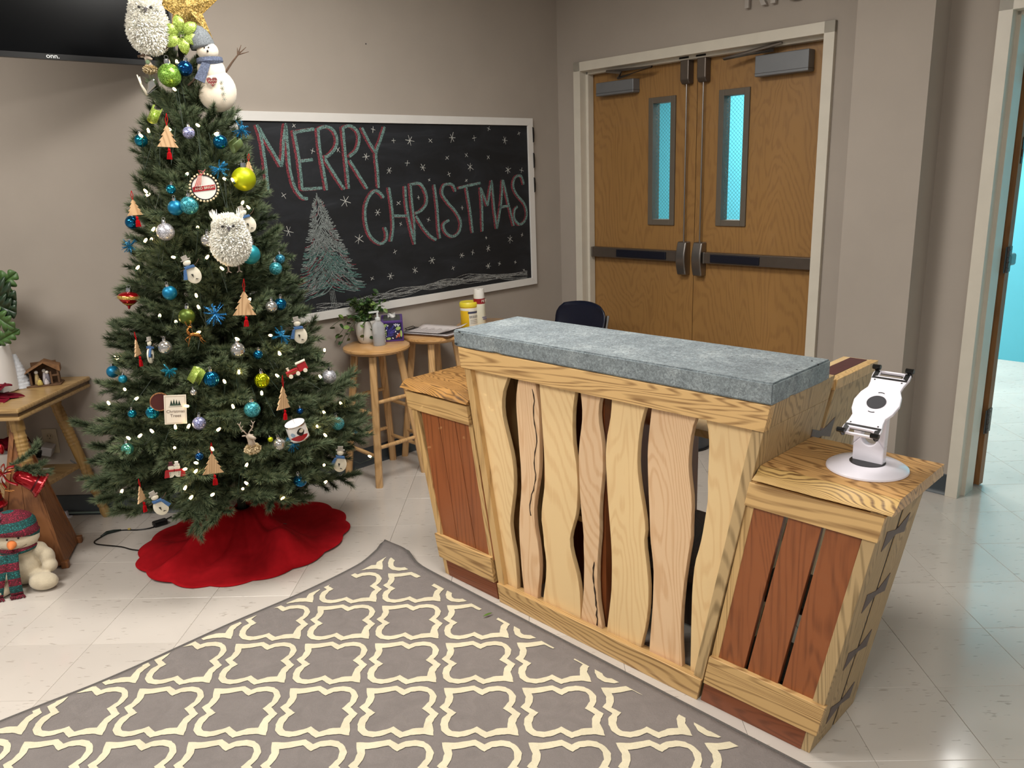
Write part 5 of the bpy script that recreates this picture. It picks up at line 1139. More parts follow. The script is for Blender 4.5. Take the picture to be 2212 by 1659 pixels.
for z in (1.75,1.60,1.455): MB().prism([(U1-.004,z-.045),(U1+.004,z-.04),(U1+.007,z),(U1+.004,z+.04),(U1-.006,z+.045)],-.027,-.004,'xz').build('magnet_clip',M_['black'],cbd,bevel=.001)
def chalk(name,col,th=.44):
    m,nt,b=nodes(name); v=coords(nt,rnd=False); n=N(nt,'ShaderNodeTexNoise',Scale=330.,Detail=3.); nt.links.new(v,n.inputs['Vector'])
    b.inputs['Base Color'].default_value=lin(col); b.inputs['Roughness'].default_value=1
    a=ramp(nt,n.outputs[0],[(th-.05,(0,0,0,1)),(th+.06,(1,1,1,1))]); nt.links.new(a,b.inputs['Alpha']); return m
ch_red=chalk('chalk_red','8a3a44',.47); ch_teal=chalk('chalk_teal','708f8a',.45); ch_wh=chalk('chalk_white','c9c9c4',.38); ch_g=chalk('chalk_grey','8f9694',.42); ch_gr=chalk('chalk_green','5f837c',.44)
def smooth_line(P,k=6):
    out=[]; n=len(P)
    if n<3: k=8
    for i in range(n-1):
        p0=P[max(0,i-1)];p1=P[i];p2=P[i+1];p3=P[min(n-1,i+2)]
        for j in range(k):
            t=j/k; out.append(tuple(.5*((2*p1[q])+(-p0[q]+p2[q])*t+(2*p0[q]-5*p1[q]+4*p2[q]-p3[q])*t*t+(-p0[q]+3*p1[q]-3*p2[q]+p3[q])*t**3) for q in (0,1)))
    out.append(P[-1]); return out
def stroke(mb,P,w,y,off=(0,0),jit=.0007,rr=R_.Random(1)):
    n=len(P); o=len(mb.v)
    for i,p in enumerate(P):
        a=P[max(0,i-1)]; b=P[min(n-1,i+1)]; d=Vector((b[0]-a[0],b[1]-a[1])); d=d.normalized() if d.length>0 else Vector((1,0)); nn=Vector((-d.y,d.x)); ww=w*.5*(.75 if i in (0,n-1) else 1)
        for s in (-1,1): mb.v.append((p[0]+off[0]+nn.x*s*ww+rr.uniform(-jit,jit),y,p[1]+off[1]+nn.y*s*ww+rr.uniform(-jit,jit)))
    for i in range(n-1): mb.f.append((o+2*i,o+2*i+2,o+2*i+3,o+2*i+1)); mb.m.append(0)
for k,sts in CHALK.items():
    mb=MB()
    for s in sts: stroke(mb,smooth_line(s),.016,-.0128,(-.006,.0))
    o=mb.build('chalk_letter',ch_red,cbd)
    mb=MB()
    for s in sts: stroke(mb,smooth_line(s),.015,-.0132,(.006,.001))
    mb.build('chalk_shade',ch_teal,o)
q=R_.Random(4)
for (uu,zz,s) in STARS:
    mb=MB()
    a0=q.uniform(0,PI); nn=3 if s>.018 else 2
    for k in range(nn):
        a=a0+k*PI/nn+q.uniform(-.15,.15); l=s*q.uniform(.8,1.15); stroke(mb,[(uu-math.cos(a)*l,zz-math.sin(a)*l),(uu,zz),(uu+math.cos(a)*l*.9,zz+math.sin(a)*l*.9)],.0028,-.0125)
    mb.build('chalk_snowflake',ch_wh,cbd)
(ax,az),(bx,bz),(cx_,cz_),(lx,lz),(rx,rz2),(t0x,t0z),(t1x,t1z)=CTREE
mw,mg,mr_=MB(),MB(),MB(); q=R_.Random(8)
for i in range(420):
    t=(i/420)**.72; z=az+(cz_-az)*t; xc=ax+(cx_-ax)*t; s=1 if i%2 else -1
    W=(.02+(.5*(rx-lx)*1.02)*t)
    x0_=xc+q.uniform(-.25,.65)*W*s; l=q.uniform(.06,.12)*(.45+t*.75)
    x1_=x0_+s*l; xe=xc+s*W*q.uniform(.95,1.08)
    if (x1_-xe)*s>0: x1_=xe
    if (x1_-x0_)*s<.008: continue
    z1_=z-abs(x1_-x0_)*q.uniform(.55,1.0)*(1-.35*t); P=smooth_line([(x0_,z+.01),((x0_+x1_)/2-s*.004,(z+z1_)/2-.010),(x1_,z1_+.004)],4)
    tgt=mw if t<.55 or q.random()<.35 else (mg if q.random()<.9 else mr_)
    if q.random()<.03: tgt=mr_
    stroke(tgt,P,.0034,-.0124)
stroke(mw,[(ax,az+.012),(ax+.005,az-.03)],.006,-.0124)
for k in range(4): stroke(mw,[(t0x-.012+.008*k,t0z+.02),(t1x-.016+.010*k,t1z)],.003,-.0124)
mw.build('chalk_tree',ch_g,cbd); mg.build('chalk_tree_green',ch_gr,cbd); mr_.build('chalk_tree_red',ch_red,cbd)
mb=MB()
for k in range(15):
    pts=[]; ph=q.uniform(0,6); am=q.uniform(.004,.012)
    i0=q.choice([0,0,1,2,3]); 
    for i in range(i0*5,31):
        f=i/30*(len(CGROUND)-1); a=int(min(f,len(CGROUND)-2)); f-=a; uu=CGROUND[a][0]+(CGROUND[a+1][0]-CGROUND[a][0])*f; zz=CGROUND[a][1]+(CGROUND[a+1][1]-CGROUND[a][1])*f
        pts.append((uu,max(Z0+fw+.003,zz+am*math.sin(i*.55+ph)*(1+uu)*.9-.002+k%3*.004)))
    stroke(mb,pts,.0026,-.0123)
mb.build('chalk_ground',chalk('chalk_ground','a5a6a4',.46),cbd)
# small nail and hole in the wall above
nl=MB().ball((1.02,-.002,2.18),.003,8,6); nl=wobj('nail',nl,M_['black'],F2); tag(nl,'tiny dark nail in the wall above the chalkboard','nail')
# ---------------------------------------------------------------- television
tv=thing('television','black flat screen television angled out from the wall at top left','television',(0,0,0)); tv.matrix_world=Matrix.Translation((.722,.500,2.008))@RZ(math.radians(45))
W=.935; MB().box(-W,0,-.0,.022,0,.545).build('back_shell',M_['black'],tv,bevel=.004)
MB().box(-W*.8,-.12,.02,.055,.04,.36).build('rear_housing',M_['black'],tv,bevel=.01)
MB().box(-W+.008,-.008,-.0022,.0,.020,.537).build('screen',mat('screen_glass','040507',.2,spec=.12,noise=.05),tv)
bz=MB()
for a,b,c,d in ((-W,0,0,.020),(-W,0,.537,.545),(-W,-W+.008,0,.545),(-.008,0,0,.545)): bz.box(a,b,-.004,.001,c,d)
bz.build('bezel',mat('bezel_black','0a0a0c',.3,noise=.05),tv)
xf(text_mb('onn.',.021,.0004),T(-.470,-.0048,.0115)@RX(PI/2)@Matrix.Diagonal((1.25,1.1,1,1))).build('logo',mat('logo_white','ffffff',.5),tv)
MB().tube([(-.45,.05,.2),(-.62,.20,.2)],.02,8).build('wall_arm',M_['dgrey'],tv)
# ---------------------------------------------------------------- stools
pine=wood('pine_turned','d6ac78','b48a58','z',.35,ring=5,fine=.6,coat=.3,con=0.3)
pinex=wood('pine_seat','cfa06a','ad8048','x',.28,ring=6,fine=.6,coat=.4,stretch=.2,con=0.3)
def make_stool(loc,rz,lab):
    t=thing('bar_stool',lab,'stool',(loc[0],loc[1],0),rz,'round wooden stools along the chalkboard wall')
    MB().lathe([(.001,.672),(.150,.672),(.166,.678),(.172,.688),(.170,.698),(.160,.704),(.001,.7045)],48).build('seat',pinex,t,smooth=True)
    def leg(k):
        a=k*PI/2-PI/2; return Vector((math.cos(a),math.sin(a),0))
    for k in range(4):
        d=leg(k); sd=Vector((-d.y,d.x,0)); mb=MB(); n=2; c=.006; w=.0175
        ring=[]
        for z,r_ in ((0,.205),(.672,.115)):
            for (a_,b_) in ((-w,-w+c),(-w+c,-w),(w-c,-w),(w,-w+c),(w,w-c),(w-c,w),(-w+c,w),(-w,w-c)):
                p_=d*(r_+a_)+sd*b_; mb.v.append((p_.x,p_.y,z))
        mb.f=[tuple(range(8))[::-1],tuple(range(8,16))]+[(i,(i+1)%8,8+(i+1)%8,8+i) for i in range(8)]; mb.m=[0]*10
        mb.build('leg',pine,t)
    for k in range(4):
        for z in ((.43,.20) if k%2==0 else (.37,.155)):
            f=1-z/.672; r_=.115+(.205-.115)*f; a,b=leg(k)*r_,leg((k+1)%4)*r_; d=(b-a).normalized()
            MB().tube([a+Vector((0,0,z)),a+(b-a)*.1+Vector((0,0,z)),a+(b-a)*.5+Vector((0,0,z)),a+(b-a)*.9+Vector((0,0,z)),b+Vector((0,0,z))],[.008,.0095,.011,.0095,.008],10).build('rung',pine,t,smooth=2)
    return t
make_stool((1.362,.972),0,'round wooden bar stool nearest the tree, holding the potted vine')
make_stool((1.625,1.235),0,'round wooden bar stool behind the desk wing, holding the clipboard')
make_stool((1.90,1.475),0,'round wooden bar stool furthest back, holding the yellow wipes tub')
SZ=.7045
# potted vine
pv=thing('potted_vine','small green trailing plant in a white pot on the nearest stool','plant',(1.305,1.03,SZ))
MB().lathe([(.001,0),(.036,0),(.046,.012),(.054,.045),(.056,.09),(.055,.118),(.050,.118),(.049,.10),(.001,.10)],32).build('pot',mat('pot_white','d8d5cf',.4,noise=.02),pv,smooth=True)
MB().lathe([(.001,.101),(.049,.101),(.048,.104),(.001,.106)],20).build('soil',mat('soil','1e1510',.95,noise=.3),pv)
lm=MB(); 
lm.v=[(0,0,0),(.006,.007,.001),(.014,.0085,.002),(.021,.005,.001),(.024,0,0),(.021,-.005,.001),(.014,-.0085,.002),(.006,-.007,.001),(.012,0,-.0015)]
lm.f=[(8,i,(i+1)) for i in range(7)]+[(8,7,0)]; lm.m=[0]*8
lmes=[lm.mesh('leaf',mat(n_,c_,.45,noise=.2,nscale=60)) for n_,c_ in (('vine_leaf','3e5a26'),('vine_leaf_dark','2a4420'),('vine_leaf_pale','6f8a45'))]
q=R_.Random(21); stm=MB(); nleaf=0
def vine(P,step=.016,lf=.9):
    global nleaf
    stm.tube(P,.0013,5)
    for i in range(len(P)-1):
        a,b=Vector(P[i]),Vector(P[i+1]); k=max(1,int((b-a).length/step))
        for j in range(k):
            if q.random()>lf or nleaf>292: continue
            p_=a+(b-a)*(j+q.random())/k; nleaf+=1
            o=link('leaf',lmes[q.choice((0,0,1,1,2))],pv,loc=p_,rot=(q.uniform(-1.2,1.2),q.uniform(-.9,.5),q.uniform(0,2*PI))); s=q.uniform(.9,1.6); o.scale=(s,s,s)
cl_=Matrix.Rotation(math.radians(25),3,'Z')
def wallclamp(P_):
    c_=(-P_[0]+P_[1])*.7071; d_=max(0,c_-.055); return (P_[0]+d_*.7071,P_[1]-d_*.7071,P_[2])
def arcv(end,h,n=7):
    e=Vector(end); return [wallclamp(P_) for P_ in [tuple(cl_@Vector((e.x*t*(.35+.65*t),e.y*t,.105+h*math.sin(t*PI*.62)*1.05*(1)+(e.z-.105-h*math.sin(PI*.62)*1.05)*t**2.2))) for t in [i/n for i in range(n+1)]]]
for e in ((-.19,-.02,.10),(-.17,.0,.02),(-.155,-.05,.005),(-.12,-.06,.03),(.14,.03,.20),(.12,.0,.14),(.02,-.08,.02),(-.04,-.09,.03),(.15,.02,.13)): vine(arcv(e,.07,9),.02,1.0)
for k in range(60):
    a=q.uniform(0,2*PI); r_=q.uniform(.02,.11); vine(arcv((r_*math.cos(a),r_*math.sin(a)*.8,q.uniform(.10,.26)),q.uniform(.06,.12)),.026,.9)
stm.build('stems',mat('vine_stem','33401f',.7),pv)
# hand sanitizer
hs_=thing('hand_sanitizer','clear pump bottle of hand sanitizer on the nearest stool','bottle',(1.385,.945,SZ),.6)
clr,nt,b=nodes('clear_plastic'); b.inputs['Alpha'].default_value=.42; b.inputs['Roughness'].default_value=.08; b.inputs['Base Color'].default_value=(.72,.74,.76,1)
MB().lathe([(.001,0),(.030,0),(.033,.006),(.033,.095),(.028,.112),(.016,.122),(.014,.130),(.001,.130)],28,M=Matrix.Diagonal((1,.75,1,1))).build('bottle',clr,hs_,smooth=True)
gel,nt,b=nodes('clear_gel'); b.inputs['Base Color'].default_value=(.30,.32,.36,1); b.inputs['Roughness'].default_value=.1; b.inputs['Alpha'].default_value=.5
MB().lathe([(.001,.004),(.029,.005),(.030,.055),(.001,.056)],24,M=Matrix.Diagonal((1,.73,1,1))).build('gel',gel,hs_,smooth=True)
pm=mat('pump_white','cfd3d2',.35); pb=MB().lathe([(.014,.13),(.014,.142),(.006,.146),(.005,.176),(.001,.177)],16); pb.box(-.046,.007,-.005,.005,.170,.178); pb.build('pump',pm,hs_)
lb_=MB(); n=9
for i in range(n):
    a=-.9+.75*i/n+ .1
    for z in (.016,.092): lb_.v.append((.0338*math.cos(a),.0338*.75*math.sin(a)*1.02,z))
for i in range(n-1): lb_.f.append((2*i,2*i+2,2*i+3,2*i+1)); lb_.m.append(0)
lb_.build('label',mat('label_white','dcdcdc',.5),hs_)
pr=MB()
for k,z in enumerate((.078,.066,.054,.044,.034)): 
    for j in range(3):
        a=-.62+.12*j; pr.box(.0348*math.cos(a)-.002,.0348*math.cos(a)+.002,.0345*.75*math.sin(a)-.0005-.001,.0345*.75*math.sin(a)+.001,z-.003,z+.003)
pr.build('label_print',mat('print_dark','3a3d48',.6),hs_)
# tissue box
tb_=thing('tissue_box','purple floral tissue box on the nearest stool','box',(1.440,1.030,SZ),math.radians(10))
a=.112; MB().box(-a/2,a/2,0,.21,0,.108).build('carton',mat('carton_purple','4b2b78',.5,noise=.05),tb_,bevel=.002)
fc=MB().box(-a/2+.007,a/2-.007,-.0008,0,.009,.098).build('printed_face',mat('print_navy','15123a',.5),tb_)
q=R_.Random(6)
def decals(nm2,m,fn):
    mb=MB(); fn(mb); mb.build(nm2,m,fc)
def ell(mb,x,z,a_,b_,an=0,n=12): mb.prism([(x+a_*math.cos(t)*math.cos(an)-b_*math.sin(t)*math.sin(an),z+a_*math.cos(t)*math.sin(an)+b_*math.sin(t)*math.cos(an)) for t in [2*PI*i/n for i in range(n)]],-.0016,-.0008,'xz')
decals('print_blue_leaf',mat('pr_indigo','3b3a8c',.5),lambda mb:[ell(mb,-.012+dx_,.05+dz_,.022,.004,an) for dx_,dz_,an in ((0,.012,.8),(-.008,.0,2.0),(.006,-.006,.3),(-.014,.02,1.8),(.01,.02,.9),(-.004,-.018,.2),(.014,.006,.5))])
decals('print_white_dots',mat('pr_white','dcdcea',.5),lambda mb:[ell(mb,x,z,.0045,.0028,q.uniform(0,3)) for x,z in ((.012,.088),(.020,.090),(.028,.088),(.036,.086),(.018,.082),(.030,.081),(.016,.052),(.026,.040),(-.030,.062),(.02,.028),(-.022,.084),(.0,.018),(-.034,.03))])
decals('print_green_leaf',mat('pr_green','9ab36a',.5),lambda mb:[ell(mb,.030,.068,.014,.009,.3),ell(mb,.044,.040,.006,.018,0),ell(mb,-.034,.086,.012,.008,.2),ell(mb,-.036,.05,.004,.016,.1),ell(mb,-.022,.016,.012,.007,.1)])
decals('print_orange_leaf',mat('pr_orange','b85a3a',.5),lambda mb:[ell(mb,.026,.030,.016,.0045,.9),ell(mb,.036,.034,.014,.004,1.3)])
MB().box(-a/2+.012,a/2-.012,.02,.19,.108,.1088).build('printed_top',mat('print_top','3a4038',.5,noise=.5,nscale=60),tb_)
MB().prism([(-.02,.07),(.02,.07),(.024,.13),(-.024,.13)],.1085,.1095,'xy').build('opening',M_['black'],tb_)
tsm=MB().v; mb=MB(); 
for i in range(9):
    for j in range(4): mb.v.append((-.02+.005*i,.10+.006*math.sin(i*1.1+j),.109+j*.008+.004*math.sin(i)))
for i in range(8):
    for j in range(3): mb.f.append((i*4+j,(i+1)*4+j,(i+1)*4+j+1,i*4+j+1)); mb.m.append(0)
mb.build('tissue',mat('tissue_white','e6e4e0',.9),tb_,smooth=2)
# clipboard with papers on stool two
cp=thing('clipboard','clipboard with curling white papers on the stool behind the desk wing','clipboard',(1.63,1.245,SZ+.001),math.radians(64))
MB().box(-.115,.115,-.16,.16,0,.004).build('board',wood('hardboard','6b4a30','4e3522','x'),cp,bevel=.001)
mb=MB()
for l in range(3):
    o=len(mb.v)
    for i in range(9):
        for j in range(11):
            x_=-.108+.027*i; y_=-.150+.029*j; cu=max(0,(abs(x_)-.06))*.18*(1 if l==2 else .4)+(max(0,-.09-y_)*.35 if l==2 else 0)
            mb.v.append((x_+.003*l,y_+.002*l,.005+.0022*l+cu))
    for i in range(8):
        for j in range(10): a0=o+i*11+j; mb.f.append((a0,a0+11,a0+12,a0+1)); mb.m.append(0)
pp=mb.build('paper',mat('paper_white','d6cfcf',.8,noise=.02,nscale=40),cp,smooth=2); s_=pp.modifiers.new('s','SOLIDIFY'); s_.thickness=.0008
mb=MB()
for k in range(16): mb.box(-.075,.06-.02*(k%3),.13-.0155*k,.132-.0155*k,.0104,.0108)
mb.build('printed_lines',mat('print_light','9d9698',.8),pp)
MB().box(-.05,.05,.135,.158,.004,.012).tube([(-.035,.15,.012),(-.04,.165,.018),(.04,.165,.018),(.035,.15,.012)],.002,6).build('clip',M_['black'],cp)
# wipes tub and spray can on the third stool
wt=thing('wipes_tub','yellow and white tub of disinfecting wipes behind the slab corner','tub',(1.812,1.385,SZ),.55)
MB().lathe([(.001,0),(.046,0),(.048,.004),(.048,.118),(.046,.122),(.001,.122)],36).build('tub',mat('tub_yellow','e0b51c',.4,noise=.05,nscale=12),wt,smooth=True)
MB().lathe([(.0482,.096),(.0485,.110)],36,cap=False).build('white_band',mat('tub_white','e8e4da',.5),wt)
MB().lathe([(.001,.116),(.0505,.116),(.0515,.121),(.0515,.136),(.047,.142),(.040,.139),(.001,.138)],36).build('lid',mat('lid_yellow','e6d23a',.35),wt,smooth=True)
def wrap(mb,r_,a0,a1,z0,z1,n=10):
    o=len(mb.v)
    for i in range(n+1):
        a=a0+(a1-a0)*i/n
        for z in (z0,z1): mb.v.append((r_*math.cos(a),r_*math.sin(a),z))
    for i in range(n): mb.f.append((o+2*i,o+2*i+2,o+2*i+3,o+2*i+1)); mb.m.append(0)
    return mb
lbw=wrap(MB(),.0486,-2.05,.3,.008,.096,18).build('label',mat('label_cream','dcd6c8',.5,noise=.03),wt)
wrap(MB(),.0492,-2.15,-.6,.080,.091).build('label_bar',mat('label_bar','3b3f57',.5),lbw)
mb=MB(); 
for k in range(6): wrap(mb,.0492,-1.95+.19*k,-1.87+.19*k,.054,.068,2)
for k in range(3): wrap(mb,.0492,-1.9,-.8,.042-.009*k,.0435-.009*k,6)
mb.build('label_print',mat('print_dark','3a3d48'),lbw)
sp=thing('spray_can','white aerosol spray can with red band behind the wipes tub','spray can',(1.872,1.398,SZ),.55)
MB().lathe([(.001,0),(.030,0),(.032,.004),(.032,.15),(.030,.157),(.001,.16)],30).build('can',mat('can_cream','d9d6c2',.35,noise=.05,nscale=20),sp,smooth=True)
MB().lathe([(.0322,.128),(.0324,.157)],30,cap=False).build('red_band',mat('band_red','8f1420',.45),sp)
c_=MB(); prf=[(.0305,.157),(.031,.160),(.029,.20),(.028,.208)]
c_.lathe(prf+[(.024,.204),(.001,.198)],30); c_.build('cap',mat('cap_white','e6e2dc',.35),sp,smooth=True)
MB().box(-.008,.008,-.027,.012,.198,.214).build('nozzle',mat('cap_white','e6e2dc'),sp,bevel=.003)
xf(text_mb('PET',.020,.0004),T(.012,-.0335,.143)@RX(PI/2)).build('text',white_f,sp)
MB().box(-.002,.022,-.0335,-.031,.05,.054).box(.002,.024,-.0335,-.031,.04,.044).build('small_print',mat('print_blue','4b4a80',.6),sp)
# navy chair behind the desk
nc=thing('school_chair','navy blue moulded plastic chair behind the reception desk','chair',(2.30,1.47,0),math.radians(-45))
mb=MB(); n=16; m=12; W2=.20
rows=[]
for j in range(m+1):
    t=j/m; z=.46+.325*t; w_=W2*(1-.10*(1-t))*(1-.0*t); yb=.19+.07*t
    for i in range(n+1):
        s=-1+2*i/n; 
        zc=z; hw=w_
        if t>.72: 
            k_=(t-.72)/.28; hw=w_*(1-.28*k_**2.6)
        mb.v.append((hw*s,yb-.035*s*s,zc-(.015*s*s if t>.6 else 0)))
for j in range(m):
    for i in range(n): a0=j*(n+1)+i; mb.f.append((a0,a0+1,a0+n+2,a0+n+1)); mb.m.append(0)
o=mb.build('backrest',M_['navy'],nc,smooth=2); s_=o.modifiers.new('s','SOLIDIFY'); s_.thickness=.008; s_.offset=1
mb=MB()
for j in range(9):
    for i in range(9):
        x_=-.21+.0525*i; y_=-.20+.048*j; mb.v.append((x_,y_,.445+.010*((x_/.21)**2)+(.02 if j==8 else 0)-(.012 if j==0 else 0)))
for j in range(8):
    for i in range(8): a0=j*9+i; mb.f.append((a0,a0+1,a0+10,a0+9)); mb.m.append(0)
o=mb.build('seat',M_['navy'],nc,smooth=2); s_=o.modifiers.new('s','SOLIDIFY'); s_.thickness=.008
for sx in (-1,1):
    MB().tube([(sx*.17,-.17,.438),(sx*.20,-.21,.006)],.011,10).build('leg',M_['silvercap'],nc,smooth=True)
    MB().tube([(sx*.19,.235,.72),(sx*.18,.19,.50),(sx*.17,.17,.43),(sx*.20,.22,.006)],.011,10).build('leg',M_['silvercap'],nc,smooth=True)
# round grey bin seen through the slats
bn=thing('waste_bin','round dark grey bin on the floor seen between the slats','bin',(3.02,1.30,0))
MB().lathe([(.001,.0),(.13,.0),(.135,.006),(.16,.36),(.165,.362),(.165,.37),(.152,.37),(.128,.012),(.001,.012)],36).build('body',mat('bin_grey','4b525a',.4,noise=.04),bn,smooth=True)
MB().lathe([(.133,.002),(.139,.002),(.139,.012),(.134,.012)],36,cap=False).build('foot_ring',M_['black'],bn)
# ---------------------------------------------------------------- side table with turned legs
pt=wood('table_top_pine','a98a5c','86683f','x',.4,ring=6,coat=.15,stretch=.12,con=0.4); pz=wood('table_leg_pine','a98752','856637','z',.45,ring=5,con=0.4)
tbl=thing('side_table','worn pine side table with bobbin turned legs against the left wall','table',(-.35,.25,0))
X0,X1,Y0,Y1=-.45,.462,-.275,.262
MB().box(X0,X1,Y0,Y1,.672,.692).build('table_top',pt,tbl,bevel=.007)
MB().box(X0+.012,X1-.012,Y0+.012,Y1-.006,.655,.672).build('apron_groove',wood('table_dark','6d5330','4e3a20','x'),tbl)
MB().box(X0+.004,X1-.004,Y0+.004,Y1-.002,.640,.656).build('moulding',pt,tbl,bevel=.006)
def bobbin(a,b,name='leg'):
    a=Vector(a); b=Vector(b); n=132; pts=[]; rs=[]
    for i in range(n+1):
        t=i/n; pts.append(a+(b-a)*t)
        if t<.10: r_=.027
        elif t<.13: r_=.022
        elif t<.42: r_=.0215+.0035*abs(math.sin((t-.13)/.29*PI*11))
        elif t<.58: r_=.023
        elif t<.80: r_=.0205+.0035*abs(math.sin((t-.58)/.22*PI*7))
        elif t<.86: r_=.019
        elif t<.91: r_=.022
        else: r_=.017+.006*math.sin((t-.91)/.09*PI)
        rs.append(r_)
    return MB().tube(pts,rs,16).build(name,pz,tbl,smooth=2)
bobbin((.30,.195,.642),(.440,.235,.0)); bobbin((.385,-.19,.642),(.455,-.24,.0))
bobbin((.13,.17,.642),(.02,.22,0)); bobbin((-.33,-.19,.642),(-.42,-.24,0))
sh=MB().prism([(-.36,.215),(.372,.215),(.35,-.16),(.30,-.20),(-.34,-.20)],.262,.280,'xy'); sh.build('shelf',pt,tbl,bevel=.002)
TZ=.692
# monstera-like houseplant in a white pot
wp_=thing('white_planter','tall white planter with dark soil and split leaves on the side table','plant',(-.175,.27,TZ))
MB().lathe([(.001,0),(.088,0),(.095,.006),(.085,.20),(.080,.205),(.077,.20),(.080,.19),(.001,.19)],44).build('pot',mat('planter_white','dcd8d4',.5,noise=.02),wp_,smooth=True)
MB().lathe([(.001,.19),(.078,.191),(.001,.195)],24).build('soil',mat('soil','1e1510'),wp_)
stp=MB()
def split_leaf(base,tip,w,seed,m,droop=.3,lobes=5):
    b=Vector(base); tpt=Vector(tip); ax_=(tpt-b); L=ax_.length; ax_.normalize(); sd=ax_.cross(Vector((0,1,.2))).normalized(); nr=sd.cross(ax_)
    q=R_.Random(seed); mb=MB(); n=lobes*6
    for s in (-1,1):
        o=len(mb.v)
        for i in range(n+1):
            t=i/n; env=math.sin(PI*min(1,t*.92+.06))**.7*w; notch=(.42+.58*abs(math.sin(t*PI*lobes))**.8); e=env*notch
            c=b+ax_*L*t+nr*(-.10*L*math.sin(t*PI)); e_pt=c+sd*s*e+ax_*e*.35+nr*(.12*e)
            mb.v += [tuple(c),tuple(e_pt)]
        for i in range(n): mb.f.append((o+2*i,o+2*i+1,o+2*i+3,o+2*i+2)); mb.m.append(0)
    o=mb.build('leaf',m,wp_,smooth=2); s_=o.modifiers.new('s','SOLIDIFY'); s_.thickness=.0012
g1=mat('leaf_dark_green','1f3520',.35,noise=.2,nscale=30); g2=mat('leaf_mid_green','41602e',.45,noise=.2,nscale=30)
for k,(b_,t_,w_,m_) in enumerate((((.06,0,.42),(.215,-.03,.515),.05,g2),((.05,0,.46),(.205,-.05,.40),.09,g1),((.06,-.01,.42),(.195,-.05,.35),.065,g1),((.06,-.02,.38),(.175,-.05,.285),.05,g2),((.03,-.01,.21),(.18,-.03,.275),.035,g2),((-.04,0,.40),(-.10,.0,.56),.09,g1),((-.05,0,.38),(-.20,-.02,.44),.09,g2),((-.02,.02,.42),(.05,.05,.50),.07,g1))):
    split_leaf(b_,t_,w_,k,m_); stp.tube([(-.01,0,.19),(b_[0]*.8,b_[1],(b_[2]+.19)/2),b_],.004,6)
stp.build('stems',g2,wp_)
# poinsettia
po2=thing('poinsettia','deep red poinsettia flower lying on the side table','flower',(-.100,.150,TZ+.035))
pmt=mat('poinsettia_red','6d0b20',.8,noise=.2,nscale=40,spec=.15); pm2=mat('poinsettia_bright','8d1220',.7,noise=.2,nscale=40)
def petal(a,L,w,el,m,z0=0):
    mb=MB(); n=10
    for i in range(n+1):
        t=i/n; ww=w*math.sin(PI*min(1,t*.94+.03))**.8; r_=L*t; zz=z0+math.sin(el)*r_-.35*r_*r_/L*(1 if el>0 else .2)
        for s in (-1,0,1): mb.v.append((r_*math.cos(a)*math.cos(el)-s*ww*math.sin(a),r_*math.sin(a)*math.cos(el)+s*ww*math.cos(a),zz-(.006 if s==0 else 0)))
    for i in range(n):
        for s in (0,1): mb.f.append((i*3+s,i*3+s+1,(i+1)*3+s+1,(i+1)*3+s)); mb.m.append(0)
    o=mb.build('petal',m,po2,smooth=2); s_=o.modifiers.new('s','SOLIDIFY'); s_.thickness=.001
for k in range(7): petal(k*2*PI/7+.15,.12,.042,.05 if k%2 else -.05,pmt,-.02)
for k in range(6): petal(k*PI/3+.5,.085,.032,.55,pmt,0)
for k in range(4): petal(k*PI/2+.2,.045,.018,.7,pm2,.006)
mb=MB(); q=R_.Random(1)
for k in range(12): mb.ball((q.uniform(-.01,.01),q.uniform(-.01,.01),.028+q.uniform(0,.006)),.0028,6,5)
mb.build('centre',glitter('stamen_gold','a39a3c',.4,500,.4),po2)
# white crinkled cone tree
ct=thing('white_cone_tree','small white crinkled cone tree beside the planter','decoration',(-.105,.335,TZ))
mb=MB(); n=30; m=26
for i in range(m+1):
    t=i/m; r_=.052*(1-t*.86)*(1+.06*math.sin(i*2.4))
    for k in range(n):
        a=2*PI*k/n; r2=r_*(1+.05*math.sin(a*7+i)+.04*NZ.noise(Vector((a*3,i,2)))); mb.v.append((r2*math.cos(a),r2*math.sin(a),.150*t))
for i in range(m):
    for k in range(n): mb.f.append((i*n+k,i*n+(k+1)%n,(i+1)*n+(k+1)%n,(i+1)*n+k)); mb.m.append(0)
mb.f.append(tuple(range(m*n,m*n+n))); mb.m.append(0); mb.f.append(tuple(range(n))[::-1]); mb.m.append(0)
mb.build('cone',mat('crinkle_white','c9ccd2',.45,noise=.15,nscale=90,bmp=.6,bscale=120),ct,smooth=2)
# nativity
nv=thing('nativity','small brown wooden stable with nativity figures on the side table','figurine',(-.012,.375,TZ),math.radians(28))
wd=mat('stable_brown','5f432b',.8,noise=.3,nscale=60,bmp=.4,bscale=120); wd2=mat('stable_roof','7a5636',.8,noise=.3,nscale=50)
MB().prism([(-.082,-.035),(.060,-.055),(.072,.02),(.06,.04),(-.06,.04)],0,.007,'xy').build('base',wd,nv,bevel=.002)
MB().box(-.058,-.050,-.03,.03,.007,.065).box(.050,.058,-.035,.03,.007,.068).box(-.05,.05,.024,.032,.007,.10).box(.022,.030,-.038,-.03,.007,.062).box(.030,.058,-.036,-.030,.04,.048).build('wall',wd,nv,bevel=.001)
MB().prism([(-.074,.062),(-.070,.068),(.006,.112),(.004,.104)],-.045,.035,'xz').build('roof_panel',wd2,nv,bevel=.001)
MB().prism([(.004,.104),(.006,.112),(.066,.084),(.066,.060),(.060,.062)],-.045,.035,'xz').build('roof_panel',wd2,nv,bevel=.001)
